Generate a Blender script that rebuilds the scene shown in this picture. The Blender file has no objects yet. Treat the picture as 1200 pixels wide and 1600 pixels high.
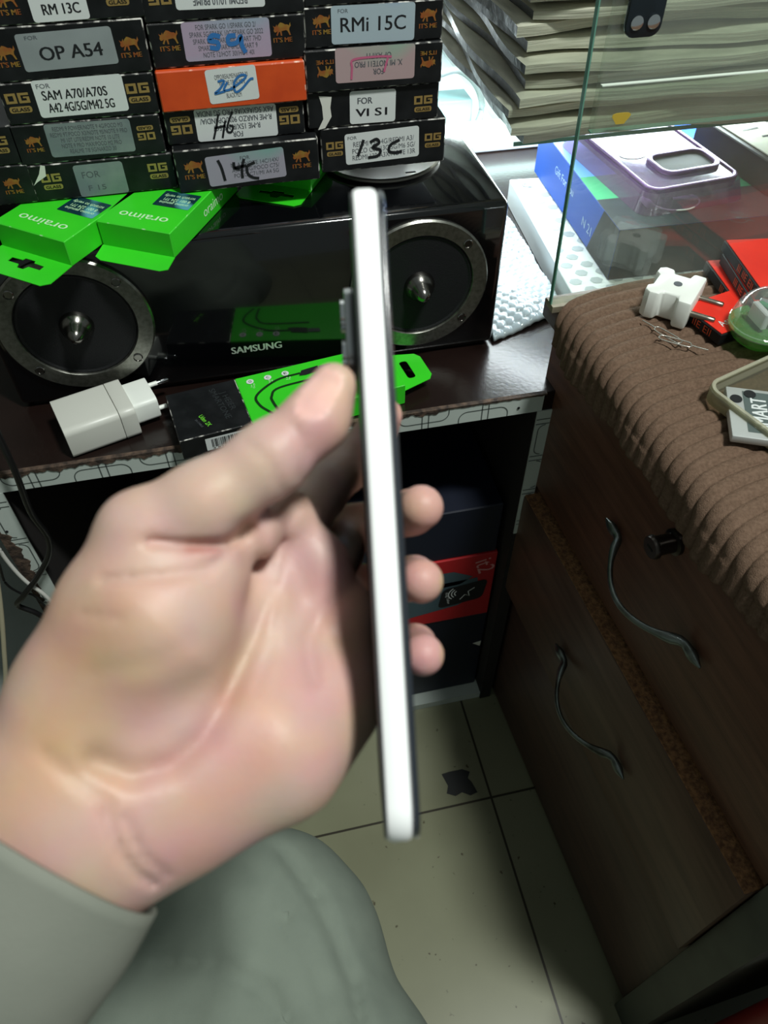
import bpy, bmesh, math, random
import numpy as np
from mathutils import Matrix, Vector

random.seed(7)
rng = np.random.default_rng(7)
SC = bpy.context.scene
COL = SC.collection

# ------------------------------------------------------------------ camera
F_PX = 1200.0
PITCH, YAW = math.radians(48.8), math.radians(12.5)
sp, cp, sa, ca = math.sin(PITCH), math.cos(PITCH), math.sin(YAW), math.cos(YAW)
CR = np.array([ca, -sa, 0.0])
CF = np.array([cp * sa, cp * ca, -sp])
CD = np.array([-sp * sa, -sp * ca, -cp])
CAM = np.array([0.0, 0.0, 0.468])

cam_data = bpy.data.cameras.new('camera')
cam = bpy.data.objects.new('camera', cam_data)
COL.objects.link(cam)
cam_data.sensor_fit = 'VERTICAL'
cam_data.sensor_height = 36.0
cam_data.lens = 27.0
cam_data.clip_start = 0.01
cam_data.dof.use_dof = True
cam_data.dof.focus_distance = 0.66
cam_data.dof.aperture_fstop = 14.0
cam.matrix_world = Matrix(((CR[0], -CD[0], -CF[0], CAM[0]),
                           (CR[1], -CD[1], -CF[1], CAM[1]),
                           (CR[2], -CD[2], -CF[2], CAM[2]),
                           (0, 0, 0, 1)))
SC.camera = cam

# ------------------------------------------------------------------ world, lights, exposure
world = bpy.data.worlds.new('room_light')
SC.world = world
world.use_nodes = True
wb = world.node_tree.nodes['Background']
wb.inputs['Color'].default_value = (0.86, 1.0, 0.97, 1)
wb.inputs['Strength'].default_value = 0.18


def area_light(name, loc, target, sx, sy, watts, color):
    d = bpy.data.lights.new(name, 'AREA')
    d.shape = 'RECTANGLE'
    d.size, d.size_y = sx, sy
    d.energy = watts
    d.color = color
    o = bpy.data.objects.new(name, d)
    COL.objects.link(o)
    o.location = loc
    o.rotation_euler = (Vector(target) - Vector(loc)).to_track_quat('-Z', 'Y').to_euler()
    return o


area_light('ceiling_lamp', (0.58, -0.20, 1.95), (0.05, 0.15, 0.0), 0.14, 0.30, 39.5, (0.96, 1.0, 0.95))
area_light('showcase_lamp', (0.42, 0.93, 0.150), (0.38, 0.86, 0.0), 0.46, 0.08, 3.6, (0.86, 0.97, 1.0))
area_light('showcase_front_lamp', (0.36, 0.72, 0.158), (0.31, 0.68, 0.0), 0.20, 0.03, 0.45, (0.88, 0.97, 1.0))

SC.view_settings.view_transform = 'Standard'
SC.view_settings.look = 'None'
SC.view_settings.gamma = 1.0
SC.view_settings.exposure = 0.0
SC.view_settings.use_curve_mapping = False
SC.cycles.max_bounces = 8
SC.cycles.transparent_max_bounces = 16


# ------------------------------------------------------------------ helpers
def ray(x, y):
    return CR * (x - 600) / F_PX + CD * (y - 800) / F_PX + CF


def at_z(x, y, z):
    r = ray(x, y)
    return CAM + r * (z - CAM[2]) / r[2]


def at_y(x, y, Y):
    r = ray(x, y)
    return CAM + r * Y / r[1]


def at_x(x, y, X):
    r = ray(x, y)
    return CAM + r * X / r[0]


def at_d(x, y, d):
    return CAM + ray(x, y) * d


def lin(c):
    out = []
    for v in c[:3]:
        v = v / 255.0
        out.append(v / 12.92 if v <= 0.04045 else ((v + 0.055) / 1.055) ** 2.4)
    return tuple(out) + (1.0,)


def mat(name, rgb, rough=0.5, metal=0.0, spec=0.5, coat=0.0, rgb2=None, nscale=30.0, nlo=0.4, nhi=0.7,
        bump=0.0, bscale=80.0, stretch=None, sss=0.0, emit=None, detail=4.0, coords='Object', coat_rough=0.05):
    m = bpy.data.materials.new(name)
    m.use_nodes = True
    nt = m.node_tree
    b = nt.nodes['Principled BSDF']
    b.inputs['Base Color'].default_value = lin(rgb)
    b.inputs['Roughness'].default_value = rough
    b.inputs['Metallic'].default_value = metal
    b.inputs['Specular IOR Level'].default_value = spec
    b.inputs['Coat Weight'].default_value = coat
    b.inputs['Coat Roughness'].default_value = coat_rough
    if sss:
        b.inputs['Subsurface Weight'].default_value = sss
        b.inputs['Subsurface Radius'].default_value = (0.006, 0.0025, 0.0015)
        b.inputs['Subsurface Scale'].default_value = 1.0
    if emit:
        b.inputs['Emission Color'].default_value = lin(rgb)
        b.inputs['Emission Strength'].default_value = emit
    if rgb2 is not None or bump:
        tc = nt.nodes.new('ShaderNodeTexCoord')
        src = tc.outputs[coords]
        if stretch:
            mp = nt.nodes.new('ShaderNodeMapping')
            mp.inputs['Scale'].default_value = stretch
            nt.links.new(src, mp.inputs['Vector'])
            src = mp.outputs['Vector']
    if rgb2 is not None:
        n = nt.nodes.new('ShaderNodeTexNoise')
        n.inputs['Scale'].default_value = nscale
        n.inputs['Detail'].default_value = detail
        nt.links.new(src, n.inputs['Vector'])
        r = nt.nodes.new('ShaderNodeValToRGB')
        r.color_ramp.elements[0].position = nlo
        r.color_ramp.elements[1].position = nhi
        r.color_ramp.elements[0].color = lin(rgb)
        r.color_ramp.elements[1].color = lin(rgb2)
        nt.links.new(n.outputs['Fac'], r.inputs['Fac'])
        nt.links.new(r.outputs['Color'], b.inputs['Base Color'])
    if bump:
        n2 = nt.nodes.new('ShaderNodeTexNoise')
        n2.inputs['Scale'].default_value = bscale
        n2.inputs['Detail'].default_value = 3.0
        nt.links.new(src, n2.inputs['Vector'])
        bp = nt.nodes.new('ShaderNodeBump')
        bp.inputs['Strength'].default_value = bump
        bp.inputs['Distance'].default_value = 0.002
        nt.links.new(n2.outputs['Fac'], bp.inputs['Height'])
        nt.links.new(bp.outputs['Normal'], b.inputs['Normal'])
    return m


def glass_mat(name, tint, clear=0.8, film=(200, 205, 200), film_amt=0.1, gloss=0.08, rough=0.02, nscale=None):
    """thin clear sheet: mostly see-through, a little mirror, a little dusty film"""
    m = bpy.data.materials.new(name)
    m.use_nodes = True
    nt = m.node_tree
    for n in list(nt.nodes):
        if n.type == 'BSDF_PRINCIPLED':
            nt.nodes.remove(n)
    out = [n for n in nt.nodes if n.type == 'OUTPUT_MATERIAL'][0]
    tr = nt.nodes.new('ShaderNodeBsdfTransparent')
    tr.inputs['Color'].default_value = lin(tint)
    gl = nt.nodes.new('ShaderNodeBsdfGlossy')
    gl.inputs['Roughness'].default_value = rough
    df = nt.nodes.new('ShaderNodeBsdfDiffuse')
    df.inputs['Color'].default_value = lin(film)
    m1 = nt.nodes.new('ShaderNodeMixShader')
    m1.inputs['Fac'].default_value = gloss
    m2 = nt.nodes.new('ShaderNodeMixShader')
    m2.inputs['Fac'].default_value = film_amt
    if nscale:
        tc = nt.nodes.new('ShaderNodeTexCoord')
        n = nt.nodes.new('ShaderNodeTexNoise')
        n.inputs['Scale'].default_value = nscale
        n.inputs['Detail'].default_value = 6
        nt.links.new(tc.outputs['Object'], n.inputs['Vector'])
        mr = nt.nodes.new('ShaderNodeMapRange')
        mr.inputs['From Min'].default_value = 0.35
        mr.inputs['From Max'].default_value = 0.75
        mr.inputs['To Min'].default_value = film_amt * 0.6
        mr.inputs['To Max'].default_value = film_amt * 1.8
        nt.links.new(n.outputs['Fac'], mr.inputs['Value'])
        nt.links.new(mr.outputs['Result'], m2.inputs['Fac'])
    nt.links.new(tr.outputs[0], m1.inputs[1])
    nt.links.new(gl.outputs[0], m1.inputs[2])
    nt.links.new(m1.outputs[0], m2.inputs[1])
    nt.links.new(df.outputs[0], m2.inputs[2])
    nt.links.new(m2.outputs[0], out.inputs['Surface'])
    return m


def link(o, parent=None):
    COL.objects.link(o)
    if parent is not None:
        o.parent = parent
    return o


def mesh(name, verts, faces, m=None, parent=None, smooth=False, mats=None, fmat=None):
    me = bpy.data.meshes.new(name)
    me.from_pydata([tuple(map(float, v)) for v in verts], [], [tuple(map(int, f)) for f in faces])
    for mm in (mats or ([m] if m else [])):
        me.materials.append(mm)
    if fmat is not None:
        me.polygons.foreach_set('material_index', fmat)
    if smooth:
        me.polygons.foreach_set('use_smooth', [True] * len(me.polygons))
    me.update()
    return link(bpy.data.objects.new(name, me), parent)


def from_bm(name, bm, m, parent=None, smooth=False, mats=None, auto=None):
    bmesh.ops.recalc_face_normals(bm, faces=bm.faces)
    me = bpy.data.meshes.new(name)
    bm.to_mesh(me)
    bm.free()
    for mm in (mats or [m]):
        me.materials.append(mm)
    if smooth or auto:
        me.polygons.foreach_set('use_smooth', [True] * len(me.polygons))
    o = link(bpy.data.objects.new(name, me), parent)
    if auto:
        me.set_sharp_from_angle(angle=math.radians(auto))
    return o


def bm_box(bm, lo, hi, M=None):
    vs = []
    for z in (lo[2], hi[2]):
        for y in (lo[1], hi[1]):
            for x in (lo[0], hi[0]):
                v = Vector((x, y, z))
                vs.append(bm.verts.new(M @ v if M else v))
    fs = []
    for q in ((0, 2, 3, 1), (4, 5, 7, 6), (0, 1, 5, 4), (2, 6, 7, 3), (0, 4, 6, 2), (1, 3, 7, 5)):
        fs.append(bm.faces.new([vs[i] for i in q]))
    return fs


def box(name, lo, hi, m, parent=None, bevel=0.0, seg=2, M=None, worn=None):
    bm = bmesh.new()
    bm_box(bm, lo, hi, M)
    if bevel:
        r = bmesh.ops.bevel(bm, geom=list(bm.edges), offset=bevel, segments=seg, profile=0.5, affect='EDGES')
        if worn:
            for f in r['faces']:
                f.material_index = 1
    return from_bm(name, bm, m, parent, mats=[m, worn] if worn else None, auto=40 if bevel and seg > 1 else None)


def rrect(w, h, r, n=5):
    pts = []
    for cx, cy, a0 in ((w / 2 - r, h / 2 - r, 0), (-w / 2 + r, h / 2 - r, 90), (-w / 2 + r, -h / 2 + r, 180), (w / 2 - r, -h / 2 + r, 270)):
        for k in range(n + 1):
            a = math.radians(a0 + 90 * k / n)
            pts.append((cx + r * math.cos(a), cy + r * math.sin(a)))
    return pts


def plate(name, pts, frame, t, m, parent=None, holes=(), bevel=0.0):
    """polygon in a frame (origin, u, v): thickness t along u x v, from 0 up"""
    o, u, v = [Vector(a) for a in frame]
    n = u.cross(v).normalized()
    bm = bmesh.new()
    bot = [bm.verts.new(o + u * p[0] + v * p[1]) for p in pts]
    if holes:
        edges = [bm.edges.new((bot[i], bot[(i + 1) % len(bot)])) for i in range(len(bot))]
        for h in holes:
            hv = [bm.verts.new(o + u * p[0] + v * p[1]) for p in h]
            edges += [bm.edges.new((hv[i], hv[(i + 1) % len(hv)])) for i in range(len(hv))]
        r = bmesh.ops.triangle_fill(bm, edges=edges, use_beauty=True)
        fs = [g for g in r['geom'] if isinstance(g, bmesh.types.BMFace)]
    else:
        fs = [bm.faces.new(bot)]
    if t:
        r = bmesh.ops.extrude_face_region(bm, geom=fs)
        bmesh.ops.translate(bm, vec=n * t, verts=[g for g in r['geom'] if isinstance(g, bmesh.types.BMVert)])
    if bevel:
        es = [e for e in bm.edges if len(e.link_faces) == 2 and e.calc_face_angle(0) > 0.9]
        bmesh.ops.bevel(bm, geom=es, offset=bevel, segments=2, profile=0.5, affect='EDGES')
    return from_bm(name, bm, m, parent, auto=35 if bevel else None)


def polys(name, plist, frame, m, parent=None):
    """several flat printed shapes as one mesh"""
    o, u, v = [Vector(a) for a in frame]
    vs, fs = [], []
    for p in plist:
        k = len(vs)
        vs += [o + u * a + v * b for a, b in p]
        fs.append(tuple(range(k, k + len(p))))
    return mesh(name, vs, fs, m, parent)


def ribbon(pts, w):
    """a pen or print line as one strip of quads with mitred joints"""
    P = [np.array(q[:2], float) for q in pts]
    nrm = []
    for k in range(len(P)):
        d = P[min(k + 1, len(P) - 1)] - P[max(k - 1, 0)]
        L = np.linalg.norm(d) or 1e-9
        nrm.append(np.array((-d[1], d[0])) / L * w / 2)
    out = []
    for k in range(len(P) - 1):
        a, b, m, n = P[k], P[k + 1], nrm[k], nrm[k + 1]
        out.append([tuple(a + m), tuple(a - m), tuple(b - n), tuple(b + n)])
    return out


def smooth_line(pts, n=6):
    """Catmull-Rom through points of any dimension"""
    P = [np.array(p, float) for p in pts]
    P = [2 * P[0] - P[1]] + P + [2 * P[-1] - P[-2]]
    out = []
    for i in range(1, len(P) - 2):
        for k in range(n):
            t = k / n
            a, b, c, d = P[i - 1], P[i], P[i + 1], P[i + 2]
            out.append(0.5 * (2 * b + (c - a) * t + (2 * a - 5 * b + 4 * c - d) * t * t + (-a + 3 * b - 3 * c + d) * t ** 3))
    out.append(P[-2])
    return out


def sweep(name, pts, rad, m, parent=None, n=10, flat=1.0, up=(0, 0, 1), cap=True):
    P = [Vector(p) for p in pts]
    if not hasattr(rad, '__len__'):
        rad = [rad] * len(P)
    vs, fs = [], []
    up = Vector(up)
    for i, p in enumerate(P):
        t = (P[min(i + 1, len(P) - 1)] - P[max(i - 1, 0)]).normalized()
        s = t.cross(up)
        if s.length < 1e-4:
            s = t.cross(Vector((1, 0.3, 0)))
        s.normalize()
        q = s.cross(t).normalized()
        for k in range(n):
            a = 2 * math.pi * k / n
            vs.append(p + s * math.cos(a) * rad[i] + q * math.sin(a) * rad[i] * flat)
    for i in range(len(P) - 1):
        for k in range(n):
            a, b = i * n + k, i * n + (k + 1) % n
            fs.append((a, b, b + n, a + n))
    if cap:
        fs.append(tuple(range(n))[::-1])
        fs.append(tuple(range((len(P) - 1) * n, len(P) * n)))
    o = mesh(name, vs, fs, m, parent, smooth=True)
    o.data.set_sharp_from_angle(angle=math.radians(50))
    return o


def lathe(name, prof, m, parent=None, M=None, n=48, smooth=True, sharp=40):
    vs, fs = [], []
    for (r, z) in prof:
        for k in range(n):
            a = 2 * math.pi * k / n
            v = Vector((r * math.cos(a), r * math.sin(a), z))
            vs.append(M @ v if M else v)
    for i in range(len(prof) - 1):
        for k in range(n):
            a, b = i * n + k, i * n + (k + 1) % n
            fs.append((a, b, b + n, a + n))
    if prof[0][0] > 1e-6:
        fs.append(tuple(range(n))[::-1])
    if prof[-1][0] > 1e-6:
        fs.append(tuple(range((len(prof) - 1) * n, len(prof) * n)))
    o = mesh(name, vs, fs, m, parent, smooth=smooth)
    if smooth:
        o.data.set_sharp_from_angle(angle=math.radians(sharp))
    return o


_text_cache = {}


def text(name, body, frame, w, h, m, parent=None, cx=0.0, cy=0.0, rot=0.0, bold=0.0, spacing=1.0):
    """real letters as a flat mesh, fitted to w x h, centred at (cx, cy) of a frame (origin, u, v)"""
    fat, bold = bold, 0.0
    key = (body, bold, spacing)
    if key not in _text_cache:
        cu = bpy.data.curves.new('lettering', 'FONT')
        cu.body = body
        cu.align_x = 'CENTER'
        cu.offset = bold
        cu.resolution_u = 3
        cu.space_line = spacing
        t = bpy.data.objects.new('lettering', cu)
        COL.objects.link(t)
        dg = bpy.context.evaluated_depsgraph_get()
        me = bpy.data.meshes.new_from_object(t.evaluated_get(dg))
        co = np.array([v.co[:] for v in me.vertices])
        fa = [tuple(p.vertices) for p in me.polygons]
        bpy.data.objects.remove(t)
        bpy.data.curves.remove(cu)
        _text_cache[key] = (co, fa)
    co, fa = _text_cache[key]
    lo, hi = co.min(0), co.max(0)
    s = (co[:, :2] - (lo + hi)[:2] / 2) / np.maximum((hi - lo)[:2], 1e-6) * np.array([w, h])
    c, sn = math.cos(rot), math.sin(rot)
    x = s[:, 0] * c - s[:, 1] * sn + cx
    y = s[:, 0] * sn + s[:, 1] * c + cy
    o, u, v = [np.array(a, float) for a in frame]
    V = o + x[:, None] * u + y[:, None] * v
    if fat:
        # heavier strokes: the same letters printed again a hair to each side
        nr = np.cross(u, v)
        nr = nr / np.linalg.norm(nr) * 1.5e-5
        lines = body.count('\n') + 1
        d = u * c + v * sn
        sh = d * (h / lines) * min(fat * 1.6, 0.05)
        k = len(V)
        V = np.concatenate([V + sh, V - sh + nr, V + 2 * nr])
        fa = fa + [tuple(i + k for i in f) for f in fa] + [tuple(i + 2 * k for i in f) for f in fa]
    return mesh(name, V, fa, m, parent)


def thing(name, label, cat, loc=(0, 0, 0), rotz=0.0, group=None):
    o = bpy.data.objects.new(name, None)
    o.empty_display_size = 0.02
    COL.objects.link(o)
    o.location = loc
    o.rotation_euler = (0, 0, rotz)
    return tag(o, label, cat, group)


def tag(o, label, cat, group=None):
    o['label'] = label
    o['category'] = cat
    if group:
        o['group'] = group
    return o


def struct(o):
    o['kind'] = 'structure'
    return o


# ------------------------------------------------------------------ materials
M_floor = None
M_black_gloss = mat('black_lacquer', (7, 8, 10), 0.12, coat=0.6, coat_rough=0.03)
M_black_card = mat('black_card', (13, 15, 17), 0.48, spec=0.3, rgb2=(26, 28, 30), nscale=60)
M_scuff = mat('scuffed_card_edge', (18, 19, 20), 0.7, rgb2=(205, 203, 196), nscale=110, nlo=0.50, nhi=0.62)
M_orange = mat('orange_card', (214, 78, 26), 0.5, rgb2=(200, 68, 22), nscale=50)
M_orange_edge = mat('orange_card_edge', (196, 74, 30), 0.6, rgb2=(235, 200, 180), nscale=120, nlo=0.55, nhi=0.68)
M_white_label = mat('white_label', (214, 219, 218), 0.35)
M_grey_label = mat('silver_label', (150, 158, 160), 0.3, metal=0.25, rgb2=(176, 184, 186), nscale=12)
M_dull_label = mat('worn_grey_label', (112, 124, 126), 0.4, rgb2=(136, 146, 144), nscale=40)
M_holo_lilac = mat('lilac_foil', (190, 172, 196), 0.28, metal=0.3, rgb2=(140, 196, 208), nscale=14, nlo=0.42, nhi=0.62, detail=1)
M_holo_green = mat('green_foil', (176, 172, 188), 0.28, metal=0.3, rgb2=(90, 196, 168), nscale=16, nlo=0.45, nhi=0.62, detail=1)
M_holo_pink = mat('pink_foil', (196, 170, 172), 0.28, metal=0.3, rgb2=(150, 200, 176), nscale=18, nlo=0.45, nhi=0.6, detail=1)
M_holo_blue = mat('blue_foil', (186, 204, 214), 0.26, metal=0.3, rgb2=(120, 160, 236), nscale=16, nlo=0.5, nhi=0.64, detail=1)
M_ink = mat('black_ink', (22, 24, 28), 0.5)
M_ink_grey = mat('grey_print', (84, 88, 94), 0.5)
M_ink_blue = mat('blue_ink', (48, 112, 178), 0.5)
M_ink_pink = mat('pink_ink', (190, 96, 130), 0.5)
M_gold = mat('gold_print', (170, 142, 84), 0.35, metal=0.4)
M_copper = mat('copper_print', (158, 88, 44), 0.35, metal=0.3, rgb2=(160, 128, 56), nscale=150, detail=1)
M_green = mat('green_card', (54, 208, 36), 0.38, rgb2=(48, 198, 34), nscale=20)
M_green_edge = mat('green_card_edge', (60, 206, 44), 0.5, rgb2=(190, 225, 180), nscale=160, nlo=0.58, nhi=0.7)
M_paper_edge = mat('white_paper', (214, 214, 206), 0.7)
M_pale_print = mat('pale_print', (196, 240, 190), 0.5)
M_teal_sticker = mat('teal_foil', (26, 74, 84), 0.2, metal=0.5, rgb2=(120, 214, 226), nscale=40, nlo=0.58, nhi=0.72, detail=1)
M_dark_hole = mat('dark_opening', (10, 16, 10), 0.9)
M_silver = mat('satin_silver', (196, 198, 200), 0.3, metal=1.0)
M_chrome = mat('chrome', (222, 224, 226), 0.12, metal=1.0)
M_dark_chrome = mat('dark_chrome', (128, 126, 122), 0.22, metal=1.0)
M_cone = mat('black_cone', (20, 21, 23), 0.62, bump=0.25, bscale=900, spec=0.3)
M_shelf_top = mat('dark_brown_laminate', (24, 15, 13), 0.22, rgb2=(33, 22, 19), nscale=18, nlo=0.3, nhi=0.8, bump=0.06, bscale=240)
M_chip_edge = mat('chipped_board_edge', (46, 36, 30), 0.85, rgb2=(100, 80, 66), nscale=120, bump=0.6, bscale=300)
M_black_inside = mat('dark_interior', (22, 17, 16), 0.8)
M_drawer = mat('dark_wood_veneer', (108, 74, 58), 0.42, rgb2=(84, 57, 45), nscale=9, nlo=0.35, nhi=0.7, stretch=(3, 1, 12), bump=0.1, bscale=60, spec=0.25)
M_drawer_low = mat('dull_wood_veneer', (106, 83, 69), 0.4, rgb2=(84, 66, 55), nscale=10, nlo=0.35, nhi=0.7, stretch=(3, 1, 8), spec=0.25)
M_chipboard = mat('raw_chipboard', (150, 108, 70), 0.9, rgb2=(98, 66, 44), nscale=260, nlo=0.35, nhi=0.65, bump=0.7, bscale=500)
M_side_panel = mat('grey_painted_board', (70, 76, 68), 0.5, rgb2=(56, 60, 55), nscale=20)
M_white_plastic = mat('white_plastic', (204, 205, 197), 0.38)
M_adapter = mat('bright_white_plastic', (236, 240, 234), 0.42)
M_brass = mat('tarnished_pin', (150, 142, 130), 0.32, metal=1.0)
M_red_card = mat('red_card', (226, 46, 28), 0.4, rgb2=(214, 40, 26), nscale=30)
M_red_plastic = mat('red_plastic', (150, 16, 22), 0.35)
M_black_plastic = mat('black_plastic', (16, 16, 17), 0.4)
M_cable_white = mat('white_cable', (206, 206, 200), 0.5)
M_cable_cream = mat('cream_cable', (196, 188, 160), 0.5)
M_white_board = mat('white_board', (238, 242, 242), 0.5)
M_navy = mat('navy_card', (18, 24, 40), 0.5)
M_blue_card = mat('blue_card', (30, 82, 176), 0.5, spec=0.25)
M_blue_light = mat('light_blue_card', (92, 150, 216), 0.5, spec=0.25)
M_teal_card = mat('green_teal_card', (60, 150, 104), 0.5, spec=0.25)
M_slate = mat('charcoal_card', (38, 46, 50), 0.55, spec=0.2, rgb2=(52, 60, 64), nscale=20)
M_bag = mat('cream_paper', (226, 223, 206), 0.65, rgb2=(176, 174, 158), nscale=5, nlo=0.3, nhi=0.7, bump=0.5, bscale=4, stretch=(3, 3, 130))
M_bag2 = mat('pale_paper', (234, 231, 214), 0.65, rgb2=(190, 188, 172), nscale=5, nlo=0.3, nhi=0.7, bump=0.5, bscale=4, stretch=(3, 3, 110))
M_bag_side = mat('shaded_plastic_wrap', (36, 40, 38), 0.38, rgb2=(60, 64, 60), nscale=40, bump=0.6, bscale=70)  # plastic wrap on the packets' left ends, their side shade put into the colour
M_glass = glass_mat('dusty_glass', (248, 251, 248), film=(208, 208, 198), film_amt=0.06, gloss=0.07, nscale=9)
M_glass_edge = mat('green_glass_edge', (104, 158, 140), 0.15, spec=0.8)
M_clear = glass_mat('clear_plastic', (236, 236, 226), film=(220, 218, 196), film_amt=0.045, gloss=0.07, rough=0.08)
M_clear_purple = glass_mat('purple_clear_plastic', (206, 186, 214), film=(150, 120, 160), film_amt=0.2, gloss=0.2, rough=0.1)
M_clear_rim = glass_mat('clear_plastic_rim', (232, 232, 218), film=(206, 204, 182), film_amt=0.42, gloss=0.14, rough=0.1)
M_clear_green = glass_mat('clear_green_plastic', (190, 232, 180), film=(120, 196, 104), film_amt=0.38, gloss=0.12, rough=0.06)
M_dome = glass_mat('clear_dome_plastic', (244, 246, 244), film=(214, 218, 214), film_amt=0.14, gloss=0.16, rough=0.04)
M_purple = mat('purple_trim', (112, 82, 128), 0.25, metal=0.4)
M_sleeve = mat('grey_green_cotton', (128, 131, 121), 0.85, rgb2=(120, 124, 114), nscale=30, bump=0.12, bscale=1500, spec=0.2)
M_leg = mat('sage_grey_cotton', (122, 131, 120), 0.88, rgb2=(114, 123, 113), nscale=30, bump=0.12, bscale=1500, spec=0.2)

# ------------------------------------------------------------------ the setting
FLOOR_Z = -0.60


def floor_material():
    m = mat('glazed_floor_tiles', (136, 138, 112), 0.28, rgb2=(122, 123, 98), nscale=6, nlo=0.3, nhi=0.75)
    nt = m.node_tree
    b = nt.nodes['Principled BSDF']
    ramp = [n for n in nt.nodes if n.type == 'VALTORGB'][0]
    tc = [n for n in nt.nodes if n.type == 'TEX_COORD'][0]
    mp = nt.nodes.new('ShaderNodeMapping')
    mp.inputs['Location'].default_value = (-0.234, -0.364, 0)
    nt.links.new(tc.outputs['Object'], mp.inputs['Vector'])
    br = nt.nodes.new('ShaderNodeTexBrick')
    br.offset = 0.0
    br.inputs['Scale'].default_value = 1.0
    br.inputs['Brick Width'].default_value = 0.40
    br.inputs['Row Height'].default_value = 0.40
    br.inputs['Mortar Size'].default_value = 0.0016
    br.inputs['Mortar Smooth'].default_value = 0.1
    nt.links.new(mp.outputs['Vector'], br.inputs['Vector'])
    mx = nt.nodes.new('ShaderNodeMixRGB')
    mx.inputs['Color2'].default_value = lin((52, 48, 38))
    nt.links.new(br.outputs['Fac'], mx.inputs['Fac'])
    nt.links.new(ramp.outputs['Color'], mx.inputs['Color1'])
    # specks of dirt
    n = nt.nodes.new('ShaderNodeTexNoise')
    n.inputs['Scale'].default_value = 95
    nt.links.new(tc.outputs['Object'], n.inputs['Vector'])
    r = nt.nodes.new('ShaderNodeValToRGB')
    r.color_ramp.elements[0].position = 0.70
    r.color_ramp.elements[1].position = 0.76
    nt.links.new(n.outputs['Fac'], r.inputs['Fac'])
    mx2 = nt.nodes.new('ShaderNodeMixRGB')
    mx2.inputs['Color2'].default_value = lin((74, 66, 46))
    nt.links.new(r.outputs['Color'], mx2.inputs['Fac'])
    nt.links.new(mx.outputs['Color'], mx2.inputs['Color1'])
    nt.links.new(mx2.outputs['Color'], b.inputs['Base Color'])
    return m


struct(box('floor', (-1.6, -1.2, FLOOR_Z - 0.05), (1.8, 1.5, FLOOR_Z), floor_material()))
M_wall = mat('shop_wall_paint', (120, 122, 116), 0.7, rgb2=(108, 110, 104), nscale=5)
struct(box('wall_back', (-1.6, 1.42, FLOOR_Z), (1.8, 1.50, 1.9), M_wall))
struct(box('wall_left', (-1.6, -1.2, FLOOR_Z), (-1.52, 1.42, 1.9), M_wall))

# black patch stuck on the floor
pts = []
for (x, y) in ((690, 1210), (702, 1206), (722, 1202), (734, 1206), (731, 1216), (737, 1222), (746, 1238), (735, 1243), (722, 1238), (712, 1244), (698, 1240), (700, 1228)):
    p = at_z(x, y, FLOOR_Z)
    pts.append((p[0], p[1]))
tag(plate('floor_patch', pts, ((0, 0, FLOOR_Z), (1, 0, 0), (0, 1, 0)), 0.0008, mat('black_tape', (20, 24, 24), 0.5)),
    'small torn black patch stuck on the pale floor tiles', 'patch')

# ---- low shelf unit
unit = thing('shelf_unit', 'low dark brown shelf unit with white line-patterned edges under the speaker', 'shelf', (0, 0.512, FLOOR_Z))
SX0, SX1 = -0.62, 0.28


def upos(x, y, z):
    return (x, y - 0.512, z - FLOOR_Z)


box('shelf_board', upos(SX0, 0.513, -0.022), upos(0.80, 1.40, 0.0), M_shelf_top, unit)
M_edgeband = mat('white_edge_band', (196, 206, 200), 0.4, rgb2=(182, 192, 186), nscale=10)
band = box('edge_band', upos(SX0, 0.5115, -0.0215), upos(SX1 - 0.012, 0.513, -0.0018), M_edgeband, unit)
# grey line pattern on the band: rounded frames that overlap
lines = []
ARC = [math.radians(a) for a in range(0, 91, 15)]
for i, x in enumerate(np.arange(-0.605, 0.26, 0.058)):
    r_ = 0.0085
    s, top = (1, -0.0022) if i % 2 else (-1, -0.0212)
    mid = top - s * 0.0125
    st = [(x - 0.022, top)] + [(x - 0.022 + r_ - r_ * math.cos(a), mid + s * (r_ - r_ * math.sin(a))) for a in ARC] + \
         [(x + 0.026 - r_ + r_ * math.sin(a), mid + s * (r_ - r_ * math.cos(a))) for a in ARC] + [(x + 0.026, top)]
    lines += [q for q in ribbon(st, 0.0009) if all(-0.0214 < b < -0.0019 for a, b in q)]
    for dx in (0.0, 0.0062):
        lines.append([(x + dx, -0.0212), (x + dx + 0.0010, -0.0212), (x + dx + 0.0010, -0.0022), (x + dx, -0.0022)])
lines = [q for q in lines if all(a < 0.266 for a, b in q)]
M_line = mat('grey_line_print', (78, 86, 84), 0.5)
polys('line_pattern', lines, (upos(0, 0.5112, 0), (1, 0, 0), (0, 0, 1)), M_line, band)
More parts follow.
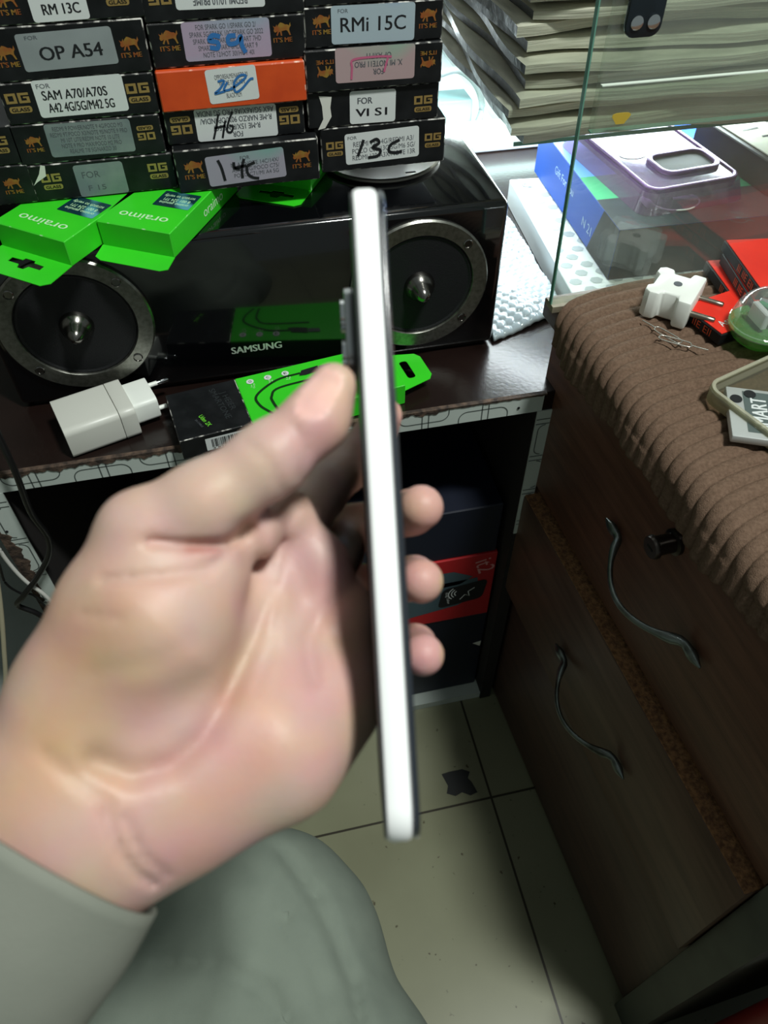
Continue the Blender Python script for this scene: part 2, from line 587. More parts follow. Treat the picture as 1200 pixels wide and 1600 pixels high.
# chipped brown lip along the front edge
vs, fs = [], []
N = 400
for i in range(N + 1):
    x = SX0 + (0.27 - SX0) * i / N
    j = 0.0012 * math.sin(x * 173) + 0.0012 * math.sin(x * 431 + 1) + 0.0008 * math.sin(x * 977)
    drop = 0.0042 + j * 0.9 if x < 0.17 else 0.0016 + abs(j) * 0.4
    vs += [upos(x, 0.5150, 0.0004), upos(x, 0.5112 - 0.0006, 0.0002), upos(x, 0.5108, -max(drop, 0.001)), upos(x, 0.5135, -max(drop, 0.001))]
    if i:
        k = 4 * i
        for a in range(4):
            b = (a + 1) % 4
            fs.append((k - 4 + a, k - 4 + b, k + b, k + a))
mesh('chipped_lip', vs, fs, M_chip_edge, unit)
for nm, x0, x1, zb in (('left', -0.2450, -0.2250, FLOOR_Z), ('right', 0.2630, 0.2790, FLOOR_Z)):
    up = box('upright_panel', upos(x0, 0.5125, zb), upos(x1, 1.0, -0.022), M_black_inside, unit)
    zb2 = -0.205 if nm == 'right' else zb
    eb = box('edge_band', upos(x0 + 0.001, 0.5112, zb2), upos(x1, 0.5125, -0.0217), M_edgeband, unit)
    L = []
    for i, z in enumerate(np.arange(-0.58, -0.03, 0.05)):
        c = rrect(0.026, 0.040, 0.007, 4)
        xo = x0 + (0.004 if i % 2 else 0.018)
        c = [(xo + a, z + 0.02 + b) for a, b in c]
        L += [q for q in ribbon(c + c[:1], 0.0010) if all(x0 + 0.0015 < a < x1 - 0.0005 and b < -0.023 for a, b in q)]
        for dz in (0.041, 0.047):
            L.append([(x0 + 0.0015, z + dz), (x1 - 0.0005, z + dz), (x1 - 0.0005, z + dz + 0.0010), (x0 + 0.0015, z + dz + 0.0010)])
    polys('line_pattern', [q for q in L if all(zb2 < b < -0.023 for a, b in q)], (upos(0, 0.5109, 0), (1, 0, 0), (0, 0, 1)), M_line, eb)
    if nm == 'left':
        v2, f2 = [], []
        for i in range(161):
            z = -0.05 - 0.5 * i / 160
            w = 0.006 + 0.004 * math.sin(z * 40) + 0.0016 * math.sin(z * 310) + 0.001 * math.sin(z * 700)
            w = max(w, 0.0012) if z < -0.075 else 0.001
            v2 += [upos(x0 - 0.002, 0.5106, z), upos(x0 + w, 0.5106, z), upos(x0 + w, 0.5114, z), upos(x0 - 0.002, 0.5114, z)]
            if i:
                k = 4 * i
                for a in range(4):
                    f2.append((k - 4 + a, k - 4 + (a + 1) % 4, k + (a + 1) % 4, k + a))
        mesh('chipped_strip', v2, f2, M_chip_edge, unit)
box('bottom_board', upos(SX0, 0.515, FLOOR_Z + 0.0005), upos(SX1, 1.0, FLOOR_Z + 0.014), M_edgeband, unit)
box('back_panel', upos(SX0, 1.0, FLOOR_Z), upos(SX1, 1.01, -0.022), M_black_inside, unit)
for x in (0.2435, -0.2385):
    lathe('screw', [(0.0013, 0), (0.0013, 0.0006)], M_ink, unit, Matrix.Translation(upos(x, 0.5112, -0.013 if x > 0 else -0.070)) @ Matrix.Rotation(math.pi / 2, 4, 'X'), 12)


# ------------------------------------------------------------------ drawer cabinet on the right
CAB = thing('drawer_cabinet', 'dark brown wooden drawer cabinet with curved metal handles, standing at the right', 'cabinet', (0.279, 0.510, FLOOR_Z), math.atan(0.06))
CZ = -FLOOR_Z      # local z of the shelf-top level


def cl(x, y, z):
    return (x, y, z + CZ)


CNEAR = -0.412
box('carcass', cl(0.0215, CNEAR, -0.5995), cl(0.50, 0.028, 0.066), M_drawer_low, CAB)
box('top_board', cl(-0.012, CNEAR - 0.02, 0.0665), cl(0.62, 0.033, 0.085), M_drawer, CAB, bevel=0.0015)
box('end_panel', cl(-0.004, CNEAR - 0.034, -0.5995), cl(0.50, CNEAR - 0.001, 0.066), M_side_panel, CAB, bevel=0.002)


def handle(parent, y0, y1, z, x):
    """cast bow handle: leaf feet at both ends and a bowed grip"""
    pts, rad = [], []
    n = 36
    for i in range(n + 1):
        t = i / n
        y = y0 + (y1 - y0) * t
        bow = math.sin(math.pi * min(max((t - 0.16) / 0.68, 0), 1))
        pts.append((x - 0.005 - 0.026 * bow ** 0.75, y, z - 0.010 * bow))
        e = min(t, 1 - t)
        r = 0.0030 + 0.0022 * math.exp(-((e - 0.19) / 0.05) ** 2) + 0.0026 * math.exp(-((e - 0.08) / 0.05) ** 2)
        if e < 0.04:
            r *= 0.35 + 16 * e
        rad.append(r)
    h = sweep('handle', pts, rad, M_handle, parent, n=12, flat=0.75, up=(1, 0, 0))
    h['label'] = 'curved grey metal pull handle'
    for t in (0.075, 0.925):
        y = y0 + (y1 - y0) * t
        lathe('screw', [(0.0022, 0), (0.0020, 0.0010), (0, 0.0014)], M_dark_chrome, h,
              Matrix.Translation((x - 0.0062, y, z)) @ Matrix.Rotation(-math.pi / 2, 4, 'Y'), 12)
    return h


M_handle = mat('worn_grey_metal', (126, 134, 132), 0.36, metal=0.9, rgb2=(84, 86, 80), nscale=60)
d1 = box('drawer', cl(0.0, CNEAR, -0.1285), cl(0.0205, 0.026, 0.0655), M_drawer, CAB, bevel=0.0012)
handle(d1, -0.128, -0.280, CZ - 0.036, 0.0)
lk = lathe('lock', [(0.0, 0.022), (0.0085, 0.022), (0.0095, 0.020), (0.0095, 0.018), (0.0078, 0.017), (0.0078, 0.004), (0.0105, 0.003), (0.0105, 0.0)], mat('lock_metal', (72, 66, 62), 0.3, metal=0.9), d1,
           Matrix.Translation(cl(0, -0.205, 0.022)) @ Matrix.Rotation(-math.pi / 2, 4, 'Y'), 28)
box('keyway', cl(-0.0224, -0.2085, 0.0213), cl(-0.0218, -0.2015, 0.0227), M_dark_hole, lk)
d2 = box('drawer', cl(-0.011, CNEAR, -0.312), cl(0.0100, 0.014, -0.1425), M_drawer_low, CAB, bevel=0.0010)
box('raw_top_edge', cl(-0.0100, CNEAR + 0.001, -0.1429), cl(0.0095, 0.0135, -0.1410), M_chipboard, d2, bevel=0.0004, seg=1)
handle(d2, -0.128, -0.280, CZ - 0.236, -0.011)
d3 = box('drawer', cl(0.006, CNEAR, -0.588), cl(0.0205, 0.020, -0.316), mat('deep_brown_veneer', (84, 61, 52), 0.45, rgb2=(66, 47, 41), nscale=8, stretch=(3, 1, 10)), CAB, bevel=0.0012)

# dark red tub on the floor beyond the cabinet end
tub = thing('plastic_tub', 'dark red plastic tub on the floor past the near end of the drawer cabinet', 'tub', (0.468, -0.112, FLOOR_Z))
plate('tub_body', rrect(0.315, 0.315, 0.030, 6), ((0, 0, 0.0), (1, 0, 0), (0, 1, 0)), 0.450, M_red_plastic, tub, bevel=0.004)
plate('tub_rim', rrect(0.331, 0.331, 0.034, 6), ((0, 0, 0.450), (1, 0, 0), (0, 1, 0)), 0.022, M_red_plastic, tub, holes=[rrect(0.29, 0.29, 0.024, 6)], bevel=0.003)

# ---- brown ribbed cloth over the cabinet top
Z_TOP = 0.0965
RIB = 0.0118


def cloth_surface():
    vs, fs = [], []
    ys = np.arange(-0.400, 0.0135, 0.0008)
    # cross-section: flat top from the right, a roll over the edge, a short hanging skirt
    prof = [(0.40, Z_TOP)]
    for x in np.linspace(0.38, 0.004, 70):
        prof.append((x, Z_TOP))
    rr = 0.018
    for a in np.linspace(0, math.pi / 2, 14)[1:]:
        prof.append((0.002 - rr * math.sin(a), Z_TOP - rr + rr * math.cos(a)))
    for d in np.linspace(0, 1, 12)[1:]:
        prof.append((0.002 - rr - 0.002 * d, Z_TOP - rr - 0.020 * d))
    npf = len(prof)
    acc = [0]
    for a, b in zip(prof[:-1], prof[1:]):
        acc.append(acc[-1] + math.hypot(a[0] - b[0], a[1] - b[1]))
    tot = acc[-1]
    for j, y in enumerate(ys):
        for i, (x, z) in enumerate(prof):
            e = tot - acc[i]                      # distance from the hem
            hem = 0.004 * math.sin(y * 37) + 0.002 * math.sin(y * 120 + 1)
            yy = y - 0.016 * math.exp(-(e / 0.050) ** 2) + 0.0012 * math.sin(x * 22 + y * 4)
            ph = 2 * math.pi * y / RIB
            h = 0.0031 * (abs(math.cos(ph / 2)) ** 0.55 - 0.6)
            h += 0.0003 * math.sin(x * 700 + j * 2.1) * math.sin(j * 1.7 + x * 310)
            nx, nz = (0, 1)
            if x < 0.003:
                nx, nz = (-0.8, 0.6) if z > Z_TOP - rr else (-1, 0)
            w = 0.0020 * math.sin(y * 19 + x * 9) + 0.0015 * math.sin(x * 31 - y * 11)
            zz = z + nz * h + w * (1 if x > 0.02 else x / 0.02 if x > 0 else 0) * 0.6
            xx = x + nx * h
            if z < Z_TOP - rr:
                zz += hem * (Z_TOP - rr - z) / 0.020
                xx += 0.0015 * math.sin(y * 60)
            vs.append(cl(xx, yy, zz))
        if j:
            for i in range(npf - 1):
                k = j * npf + i
                fs.append((k, k + 1, k + 1 - npf, k - npf))
    return vs, fs


M_cord = mat('brown_ribbed_cloth', (100, 80, 66), 0.95, rgb2=(124, 101, 85), nscale=420, nlo=0.3, nhi=0.75, bump=0.6, bscale=1500, spec=0.12)
vs, fs = cloth_surface()
cl_o = mesh('ribbed_cloth', [Vector(CAB.matrix_basis @ Vector(v)) if False else v for v in vs], fs, M_cord, smooth=True)
cl_o.location = (0.279, 0.510, FLOOR_Z)
cl_o.rotation_euler = (0, 0, math.atan(0.06))
sol = cl_o.modifiers.new('thick', 'SOLIDIFY')
sol.thickness = 0.0035
sol.offset = -1
tag(cl_o, 'brown ribbed cloth spread over the drawer cabinet top', 'cloth')
# fuzzy threads along the hem
M_th = mat('brown_thread', (120, 96, 80), 0.95)
TOPZ = 0.0990

# ------------------------------------------------------------------ the speaker
SPY = 0.593
spk = thing('speaker', 'long glossy black loudspeaker with two metal-ringed cones', 'speaker', (0.0175, SPY, 0.0))
box('cabinet', (-0.225, 0, 0.0035), (0.225, 0.138, 0.1500), M_black_gloss, spk, bevel=0.0065, seg=4)
box('base', (-0.215, 0.006, 0.0003), (0.215, 0.13, 0.0042), M_black_plastic, spk)
FR = Matrix.Rotation(math.pi / 2, 4, 'X')     # lathe axis to -y


def driver(x, z):
    Mx = Matrix.Translation((x, -0.0002, z)) @ FR
    cone = lathe('driver', [(0.0490, 0.0012), (0.0478, 0.0022), (0.0455, 0.0010), (0.0425, -0.0004), (0.0150, -0.0004 + 0.0002), (0.0, 0.0002)], M_cone, spk, Mx, 64)
    cone['label'] = 'black fabric cone'
    # the dish itself is shallow and lies over the baffle
    ring = lathe('trim_ring', [(0.0640, 0.0), (0.0640, 0.0026), (0.0625, 0.0042), (0.0500, 0.0034), (0.0486, 0.0012), (0.0486, 0.0)], mat('brushed_dark_ring', (150, 150, 143), 0.3, metal=0.95, rgb2=(122, 122, 116), nscale=4, stretch=(60, 1, 60)) if 'ring_m' not in globals() else ring_m, cone, Mx, 80)
    globals()['ring_m'] = ring.data.materials[0]
    lathe('phase_plug', [(0.0145, 0.0), (0.0140, 0.0030), (0.0128, 0.0060), (0.0105, 0.0085), (0.0088, 0.0110), (0.0070, 0.0170), (0.0040, 0.0215), (0.0, 0.0232)], M_dark_chrome, cone, Mx, 40)
    for a in (42, 138, 222, 318):
        q = Matrix.Translation((x + 0.0566 * math.cos(math.radians(a)), -0.0040, z + 0.0566 * math.sin(math.radians(a)))) @ FR
        s = lathe('screw', [(0.0042, 0.0), (0.0042, 0.0006), (0.0034, 0.0010), (0.0032, 0.0004), (0.0, 0.0004)], M_dark_chrome, cone, q, 24)


driver(-0.1535, 0.0815)
driver(0.1465, 0.0790)
text('maker_name', 'SAMSUNG', ((0, -0.0003, 0), (1, 0, 0), (0, 0, 1)), 0.0460, 0.0072, mat('silver_lettering', (206, 214, 206), 0.3, metal=0.4), spk, cx=-0.0175 + 0.011, cy=0.0345, bold=0.035)

# silver disc on the speaker, under the right-hand stack of boxes
dsc = thing('metal_disc', 'round brushed metal disc with thin rim on the speaker, under the right box stack', 'disc', (0.151, 0.6985, 0.1502))
lathe('stack_spacer', [(0.026, 0.0055), (0.026, 0.0208), (0, 0.0208)], M_black_plastic, dsc, n=32)  # unseen spacer that holds up the right carton stack
M_disc = mat('brushed_disc', (186, 182, 172), 0.36, metal=0.85)
b = M_disc.node_tree.nodes['Principled BSDF']
b.inputs['Anisotropic'].default_value = 0.8
tg = M_disc.node_tree.nodes.new('ShaderNodeTangent')
tg.direction_type = 'RADIAL'
tg.axis = 'Z'
M_disc.node_tree.links.new(tg.outputs[0], b.inputs['Tangent'])
lathe('plate', [(0.0, 0.0), (0.0530, 0.0), (0.0560, 0.0022), (0.0560, 0.0040), (0.0545, 0.0050), (0.0535, 0.0046), (0, 0.0048)], M_disc, dsc, n=96)
box('slot', (0.013, -0.0475, 0.0048), (0.022, -0.0460, 0.0053), M_ink, dsc)

# ------------------------------------------------------------------ stacked accessory cartons
BULL = [(-.50, -.12), (-.46, .02), (-.52, .17), (-.42, .10), (-.36, .12), (-.30, .25), (-.28, .10), (-.22, .20), (-.08, .34), (.06, .30), (.20, .21), (.34, .20), (.42, .13),
        (.50, .32), (.53, .12), (.44, .0), (.42, -.14), (.50, -.42), (.42, -.43), (.32, -.18), (.24, -.12), (.10, -.14), (-.04, -.16), (-.02, -.43), (-.10, -.43), (-.14, -.18),
        (-.20, -.22), (-.30, -.43), (-.37, -.38), (-.26, -.14), (-.34, -.20), (-.44, -.22)]
# squared letters O and G as strips (unit square)
OGS = [[(-1, -.5), (-.08, -.5), (-.08, -.26), (-1, -.26)], [(-1, .26), (-.08, .26), (-.08, .5), (-1, .5)], [(-1, -.26), (-.76, -.26), (-.76, .26), (-1, .26)], [(-.32, -.26), (-.08, -.26), (-.08, .26), (-.32, .26)],
       [(.08, -.5), (1, -.5), (1, -.26), (.08, -.26)], [(.08, .26), (1, .26), (1, .5), (.08, .5)], [(.08, -.26), (.32, -.26), (.32, .26), (.08, .26)], [(.76, -.26), (1, -.26), (1, .12), (.76, .12)], [(.5, -.04), (.76, -.04), (.76, .12), (.5, .12)]]


class Face:
    """pixel corners on the plane y = Y -> local metres on the front of one carton"""

    def __init__(s, bl, tr, Y, z0=None):
        a, b = at_y(*bl, Y), at_y(*tr, Y)
        s.Y, s.x0, s.x1 = Y, a[0], b[0]
        s.z0 = a[2] if z0 is None else z0
        s.z1 = b[2]
        s.cx = (s.x0 + s.x1) / 2

    def loc(s, p):
        q = at_y(*p, s.Y)
        return q[0] - s.cx, q[2] - s.z0


def bull(parent, cx, cz, w, flip=False, m=None, nm='emblem'):
    w *= 0.82
    sx = -1 if flip else 1
    p = [(cx + sx * a * w, cz + (0.20 * w if not flip else -0.20 * w) + sx * b * w * 0.9) for a, b in BULL]
    e = polys(nm, [p], ((0, -0.00025, 0), (1, 0, 0), (0, 0, 1)), m or M_copper, parent)
    text('lettering', "IT'S ME", ((0, -0.0003, 0), (1, 0, 0), (0, 0, 1)), w * 1.1, w * 0.26, m or M_copper, e, cx, cz + (-0.40 * w if not flip else 0.40 * w), math.pi if flip else 0, bold=0.03)


def og(parent, cx, cz, w, flip=False):
    sx = -1 if flip else 1
    h = w * 0.42
    pl = [[(cx + sx * a * w / 2, cz + sx * (0.17 * w + b * h)) for a, b in p] for p in OGS]
    c = cz - sx * 0.30 * w
    e = polys('emblem', pl, ((0, -0.00025, 0), (1, 0, 0), (0, 0, 1)), M_gold, parent)
    pill = polys('pill', [[(cx + a, c + b) for a, b in rrect(w * 0.95, w * 0.27, w * 0.10, 4)]], ((0, -0.00025, 0), (1, 0, 0), (0, 0, 1)), M_gold, e)
    text('lettering', 'GLASS', ((0, -0.0004, 0), (1, 0, 0), (0, 0, 1)), w * 0.74, w * 0.15, M_black_card, e, cx, c, math.pi if flip else 0, bold=0.03)


PRINT = 'FOR SPARK GO 1/SPARK GO 2/\nSPARK 5G/SPARK 10C/SPARK GO 2022\nSPARK 20C/SPARK 30C/SMART 7HD\nSMART 8/SMART 8HD/SMART 9\nNOTE 12/HOT 30I/HOT 40I'


def carton(label, bl, tr, Y, stick=None, smat=None, print_=None, pm=None, prot=0.0, left=None, right=None, z0=None, card=None, edge=None, depth=0.172, pen=None, penm=None, penw=0.0012, big=None, group='phone glass cartons', rot=0.0):
    f = Face(bl, tr, Y, z0)
    t = thing('carton', label, 'box', (f.cx, Y, f.z0), rot, group)
    hw = (f.x1 - f.x0) / 2
    h = f.z1 - f.z0
    box('box_body', (-hw + 0.0003, 0, 0.0002), (hw - 0.0003, depth, h - 0.0003), card or M_black_card, t, bevel=0.0009, seg=1, worn=edge or M_scuff)
    lab = None
    FRM = ((0, -0.0003, 0), (1, 0, 0), (0, 0, 1))
    if stick:
        q = [f.loc(p) for p in stick]               # tl, tr, br, bl
        c = np.mean(q, 0)
        w = (math.dist(q[0], q[1]) + math.dist(q[3], q[2])) / 2
        hh = (math.dist(q[0], q[3]) + math.dist(q[1], q[2])) / 2
        ang = math.atan2(q[1][1] - q[0][1] + q[2][1] - q[3][1], q[1][0] - q[0][0] + q[2][0] - q[3][0])
        hh = min(hh, h - 0.0012)
        co, si = math.cos(ang), math.sin(ang)
        R = lambda a, b: (c[0] + a * co - b * si, c[1] + a * si + b * co)
        lab = polys('label_sticker', [[R(a, b) for a, b in rrect(w, hh, min(w, hh) * 0.09, 4)]], ((0, -0.0002, 0), (1, 0, 0), (0, 0, 1)), smat or M_white_label, t)
        for (body, tw, th, ox, oy, tm, bold) in (print_ or []):
            px, py = R(ox * w, oy * hh)
            text('lettering', body, FRM, tw * w, th * hh, tm, lab, px, py, ang + prot, bold, 0.95)
    if pen:
        quads = []
        for st in pen:
            quads += ribbon([f.loc(p)[0:2] for p in smooth_line(st, 5)], penw)
        polys('handwriting', quads, ((0, -0.0005, 0), (1, 0, 0), (0, 0, 1)), penm or M_ink, lab or t)
    for side in (left, right):
        if side:
            kind, p, w = side
            q = f.loc(p)
            {'bull': bull, 'og': og}[kind.split('_')[0]](t, q[0], q[1], w, kind.endswith('flip'))
    return t, f


YB = 0.632
Z1 = 0.1713
# column 1
r = carton("black carton with a blank grey FOR sticker, lowest in the second column from the left", (58, 313), (268, 238), YB,
           [(113, 259), (190, 251), (202, 300), (127, 308)], M_dull_label, [('FOR', .36, .2, -.18, .18, M_ink_grey, 0.0), ('F 15', .36, .16, -.12, -.24, M_ink_grey, 0)],
           left=('og', (81, 283), 0.0150), right=('og', (247, 266), 0.0150), z0=Z1)
polys('torn_corner', [[r[1].loc(p) for p in ((63, 258), (70, 259), (72, 275), (58, 285), (53, 290), (61, 272))]], ((0, -0.0004, 0), (1, 0, 0), (0, 0, 1)), M_paper_edge, r[0])
z = r[1].z1
r = carton("black carton under a fully printed dull grey sticker, second from the bottom", (30, 252), (248, 177), YB,
           [(67, 195), (200, 185), (214, 236), (82, 246)], M_dull_label, [('REDMI 9 POWER/NOTE 9 4G/POCO M3\nREDMI 9T/POCO X3/NOTE 9S/NOTE 9 PRO\nMI 10T LITE/REDMI NOTE 10 LITE\nNOTE 9 PRO MAX/POCO M2 PRO\nREALME 7/8 5G/NARZO 30', .9, .82, 0, 0, M_ink_grey, 0)],
           left=('bull', (53, 225), 0.0135), right=('og_flip', (228, 208), 0.0130), z0=z)
z = r[1].z1
r = carton("black carton reading SAM A70/A70S on a clean white sticker", (13, 190), (238, 112), YB,
           [(48, 126), (189, 115), (202, 172), (64, 185)], M_white_label, [('FOR', .15, .12, -.38, .34, M_ink_grey, 0), ('SAM A70/A70S', .72, .25, -.06, .09, M_ink, .015), ('A42 4G/5G/M42 5G', .74, .25, -.02, -.25, M_ink, .015)],
           left=('og', (29, 160), 0.0165), right=('og', (216, 144), 0.0165), z0=z)
z = r[1].z1
r = carton("black carton reading OP A54 on a shiny grey sticker", (-5, 120), (222, 27), YB,
           [(22, 53), (173, 41), (185, 98), (40, 114)], M_grey_label, [('OP A54', .66, .36, .03, -.06, M_ink, .02), ('FOR', .13, .1, -.34, .38, M_ink_grey, 0)],
           left=('bull', (10, 88), 0.0160), right=('bull', (203, 73), 0.0155), z0=z)
z = r[1].z1
r = carton("black carton reading RM 13C on a white sticker, at the top edge of the picture", (-14, 40), (214, -48), YB,
           [(36, -30), (128, -36), (139, 29), (52, 36)], M_white_label, [('FOR', .25, .14, -.28, .32, M_ink_grey, 0), ('RM 13C', .66, .26, .03, -.20, M_ink, .02)],
           left=('bull', (10, 5), 0.0160), right=('og', (181, -10), 0.0160), z0=z)
# column 0, mostly outside the frame
r = carton("black carton with a bull emblem, cut by the left picture edge at the stack's foot", (-175, 338), (42, 256), YB, [(-150, 276), (-45, 266), (-5, 312), (-120, 330)], M_white_label, right=('bull', (20, 290), 0.0145), z0=Z1)
z = r[1].z1
carton("black carton showing only its right end at the left picture edge", (-205, 275), (17, 195), YB, right=('og', (-4, 226), 0.0150), z0=z)
# column 2
r = carton("black carton with 14C in marker on lilac foil, lowest of the middle stack", (281, 298), (497, 215), 0.622,
           [(319, 246), (442, 229), (448, 275), (329, 292)], M_holo_green, [('FOR', .12, .12, 0, .32, M_ink_grey, 0), ('MI A3/NOTE 14C/14X/\nA3X 2 4G/POCO C75/\nPOCO C71/MI A4 5G', .62, .5, .12, -.06, M_ink_grey, 0)],
           left=('bull', (303, 265), 0.0170), right=('bull', (471, 248), 0.0165), z0=Z1,
           pen=[[(340, 250), (346, 262), (352, 282)], [(365, 253), (366, 262), (375, 264)], [(381, 248), (378, 262), (379, 278)], [(366, 262), (385, 258)], [(398, 253), (386, 260), (388, 272), (396, 277), (405, 278)]], penw=0.0022)
z = r[1].z1
r = carton("black carton with an upside-down white sticker and H6 in marker", (264, 229), (474, 155), YB,
           [(302, 171), (431, 161), (434, 211), (310, 222)], M_white_label, [('FOR\nR-ME 15X/R-ME 5G/\nR-ME NARZO 90X/OP INDIA/\nA6X 5G/A6X/A6 PRO 5G INDIA', .94, .86, 0, 0, M_ink_grey, .01)], prot=math.pi,
           left=('og_flip', (283, 197), 0.0160), right=('og_flip', (452, 181), 0.0160), z0=z,
           pen=[[(341, 178), (338, 198), (334, 217)], [(352, 188), (350, 200), (348, 215)], [(335, 200), (352, 196)], [(363, 174), (357, 190), (355, 204), (361, 206), (364, 198), (358, 195)]], penw=0.0016)
z = r[1].z1
r = carton("plain orange carton with a scribbled white sticker", (253, 172), (476, 94), YB - 0.004,
           [(319, 109), (399, 101), (405, 153), (329, 164)], M_white_label, [('OPPO/REALME/NARZO 30\nREALME 7/REALME 8\n8I/9I\nBLACK FILM', .66, .7, 0, -.02, M_ink_grey, 0)], card=M_orange, edge=M_orange_edge, z0=z,
           pen=[[(340, 127), (350, 126), (344, 138), (336, 146), (352, 142)], [(355, 128), (350, 140), (362, 138), (384, 120), (376, 117), (366, 128), (368, 143), (378, 138), (390, 124), (396, 122)]], penm=M_ink_blue, penw=0.0016)
z = r[1].z1
r = carton("black carton with blue pen figures on a lilac rainbow sticker", (241, 106), (475, 20), YB,
           [(281, 35), (420, 27), (425, 87), (292, 97)], M_holo_lilac, [(PRINT, .84, .84, 0, 0, M_ink_grey, 0)],
           left=('bull', (264, 63), 0.0155), right=('bull', (441, 50), 0.0150), z0=z,
           pen=[[(344, 57), (332, 55), (327, 63), (340, 66), (340, 75), (328, 74)], [(368, 55), (357, 57), (358, 68), (370, 66), (376, 56), (378, 70), (384, 82)]], penm=M_ink_blue, penw=0.0031)
z = r[1].z1
carton("black carton with a white sticker, at the top edge above the lilac rainbow one", (224, 26), (472, -62), YB,
       [(268, -45), (410, -52), (414, 11), (274, 15)], M_white_label, [('REDMI 10/10 PRIME\nPOCO M4 PRO/NOTE 11 4G\nFOR', .9, .8, 0, 0, M_ink_grey, .01)], prot=math.pi,
       left=('og_flip', (248, -8), 0.0155), right=('og_flip', (440, -22), 0.0155), z0=z)
# column 3
r = carton("black carton with 13C in thick marker on white, lowest of the right stack", (503, 262), (698, 183), YB,
           [(538, 210), (654, 196), (655, 243), (541, 258)], M_white_label, [('FOR', .12, .1, -.4, .36, M_ink_grey, 0), ('REDMI 13C 4G/REDMI A3/\nPOCO C65/13C 5G/M6 5G/\nREDMI 13R/A3X/NOTE 13R', .86, .6, .02, -.08, M_ink_grey, 0)],
           left=('og', (523, 232), 0.0140), right=('og', (676, 218), 0.0140), z0=Z1,
           pen=[[(568, 218), (564, 230), (559, 244)], [(578, 222), (588, 217), (592, 223), (582, 230), (594, 234), (590, 243), (575, 246)], [(624, 218), (610, 226), (608, 236), (618, 238), (628, 236)]], penw=0.0024)
z = r[1].z1
r = carton("black carton reading VI S1 on a small white sticker", (482, 205), (687, 127), YB,
           [(546, 143), (618, 138), (618, 189), (547, 194)], M_white_label, [('FOR', .32, .19, -.17, .2, M_ink_grey, .02), ('VI S1', .68, .24, -.03, -.16, M_ink, .03)],
           right=('og', (661, 161), 0.0150), z0=z)
polys('torn_sticker', [[r[1].loc(p) for p in ((498, 150), (518, 151), (516, 168), (518, 182), (508, 200), (497, 203), (505, 186), (503, 166))]], ((0, -0.0004, 0), (1, 0, 0), (0, 0, 1)), M_paper_edge, r[0])
z = r[1].z1
r = carton("black carton with a pinkish rainbow sticker and faint pink pen", (479, 146), (693, 63), YB - 0.003,
           [(523, 75), (648, 68), (648, 121), (525, 131)], M_holo_pink, [('FOR\nX. MI NOTE11 PRO\nOP A9/F11', .6, .62, .04, 0, M_ink_grey, .01)], prot=math.pi,
           left=('bull_flip', (508, 108), 0.0145), right=('bull_flip', (669, 93), 0.0140), z0=z,
           pen=[[(549, 124), (550, 106), (552, 93), (590, 88), (612, 88)], [(606, 90), (602, 104), (600, 112)]], penm=M_ink_pink, penw=0.0016)
z = r[1].z1
carton("black carton reading RMi 15C on a bluish rainbow sticker", (477, 77), (694, -3), YB,
       [(517, 9), (648, 3), (648, 62), (518, 70)], M_holo_blue, [('RMi 15C', .78, .38, .0, .0, M_ink, .01), ('FOR', .12, .1, -.36, .36, M_ink_grey, 0)],
       left=('bull', (502, 38), 0.0150), right=('bull', (669, 28), 0.0150), z0=z)
# a yellow ring peeping from under the rainbow sticker is printed on this carton
z2 = at_y(694, -3, YB)[2]
carton("black carton above the bluish rainbow one, at the top edge of the picture", (475, 7), (694, -76), YB, [(515, -66), (646, -72), (648, -10), (517, -4)], M_white_label, z0=z2)

# ------------------------------------------------------------------ green retail boxes on the speaker
ZG0, ZG1 = 0.1502, 0.1706


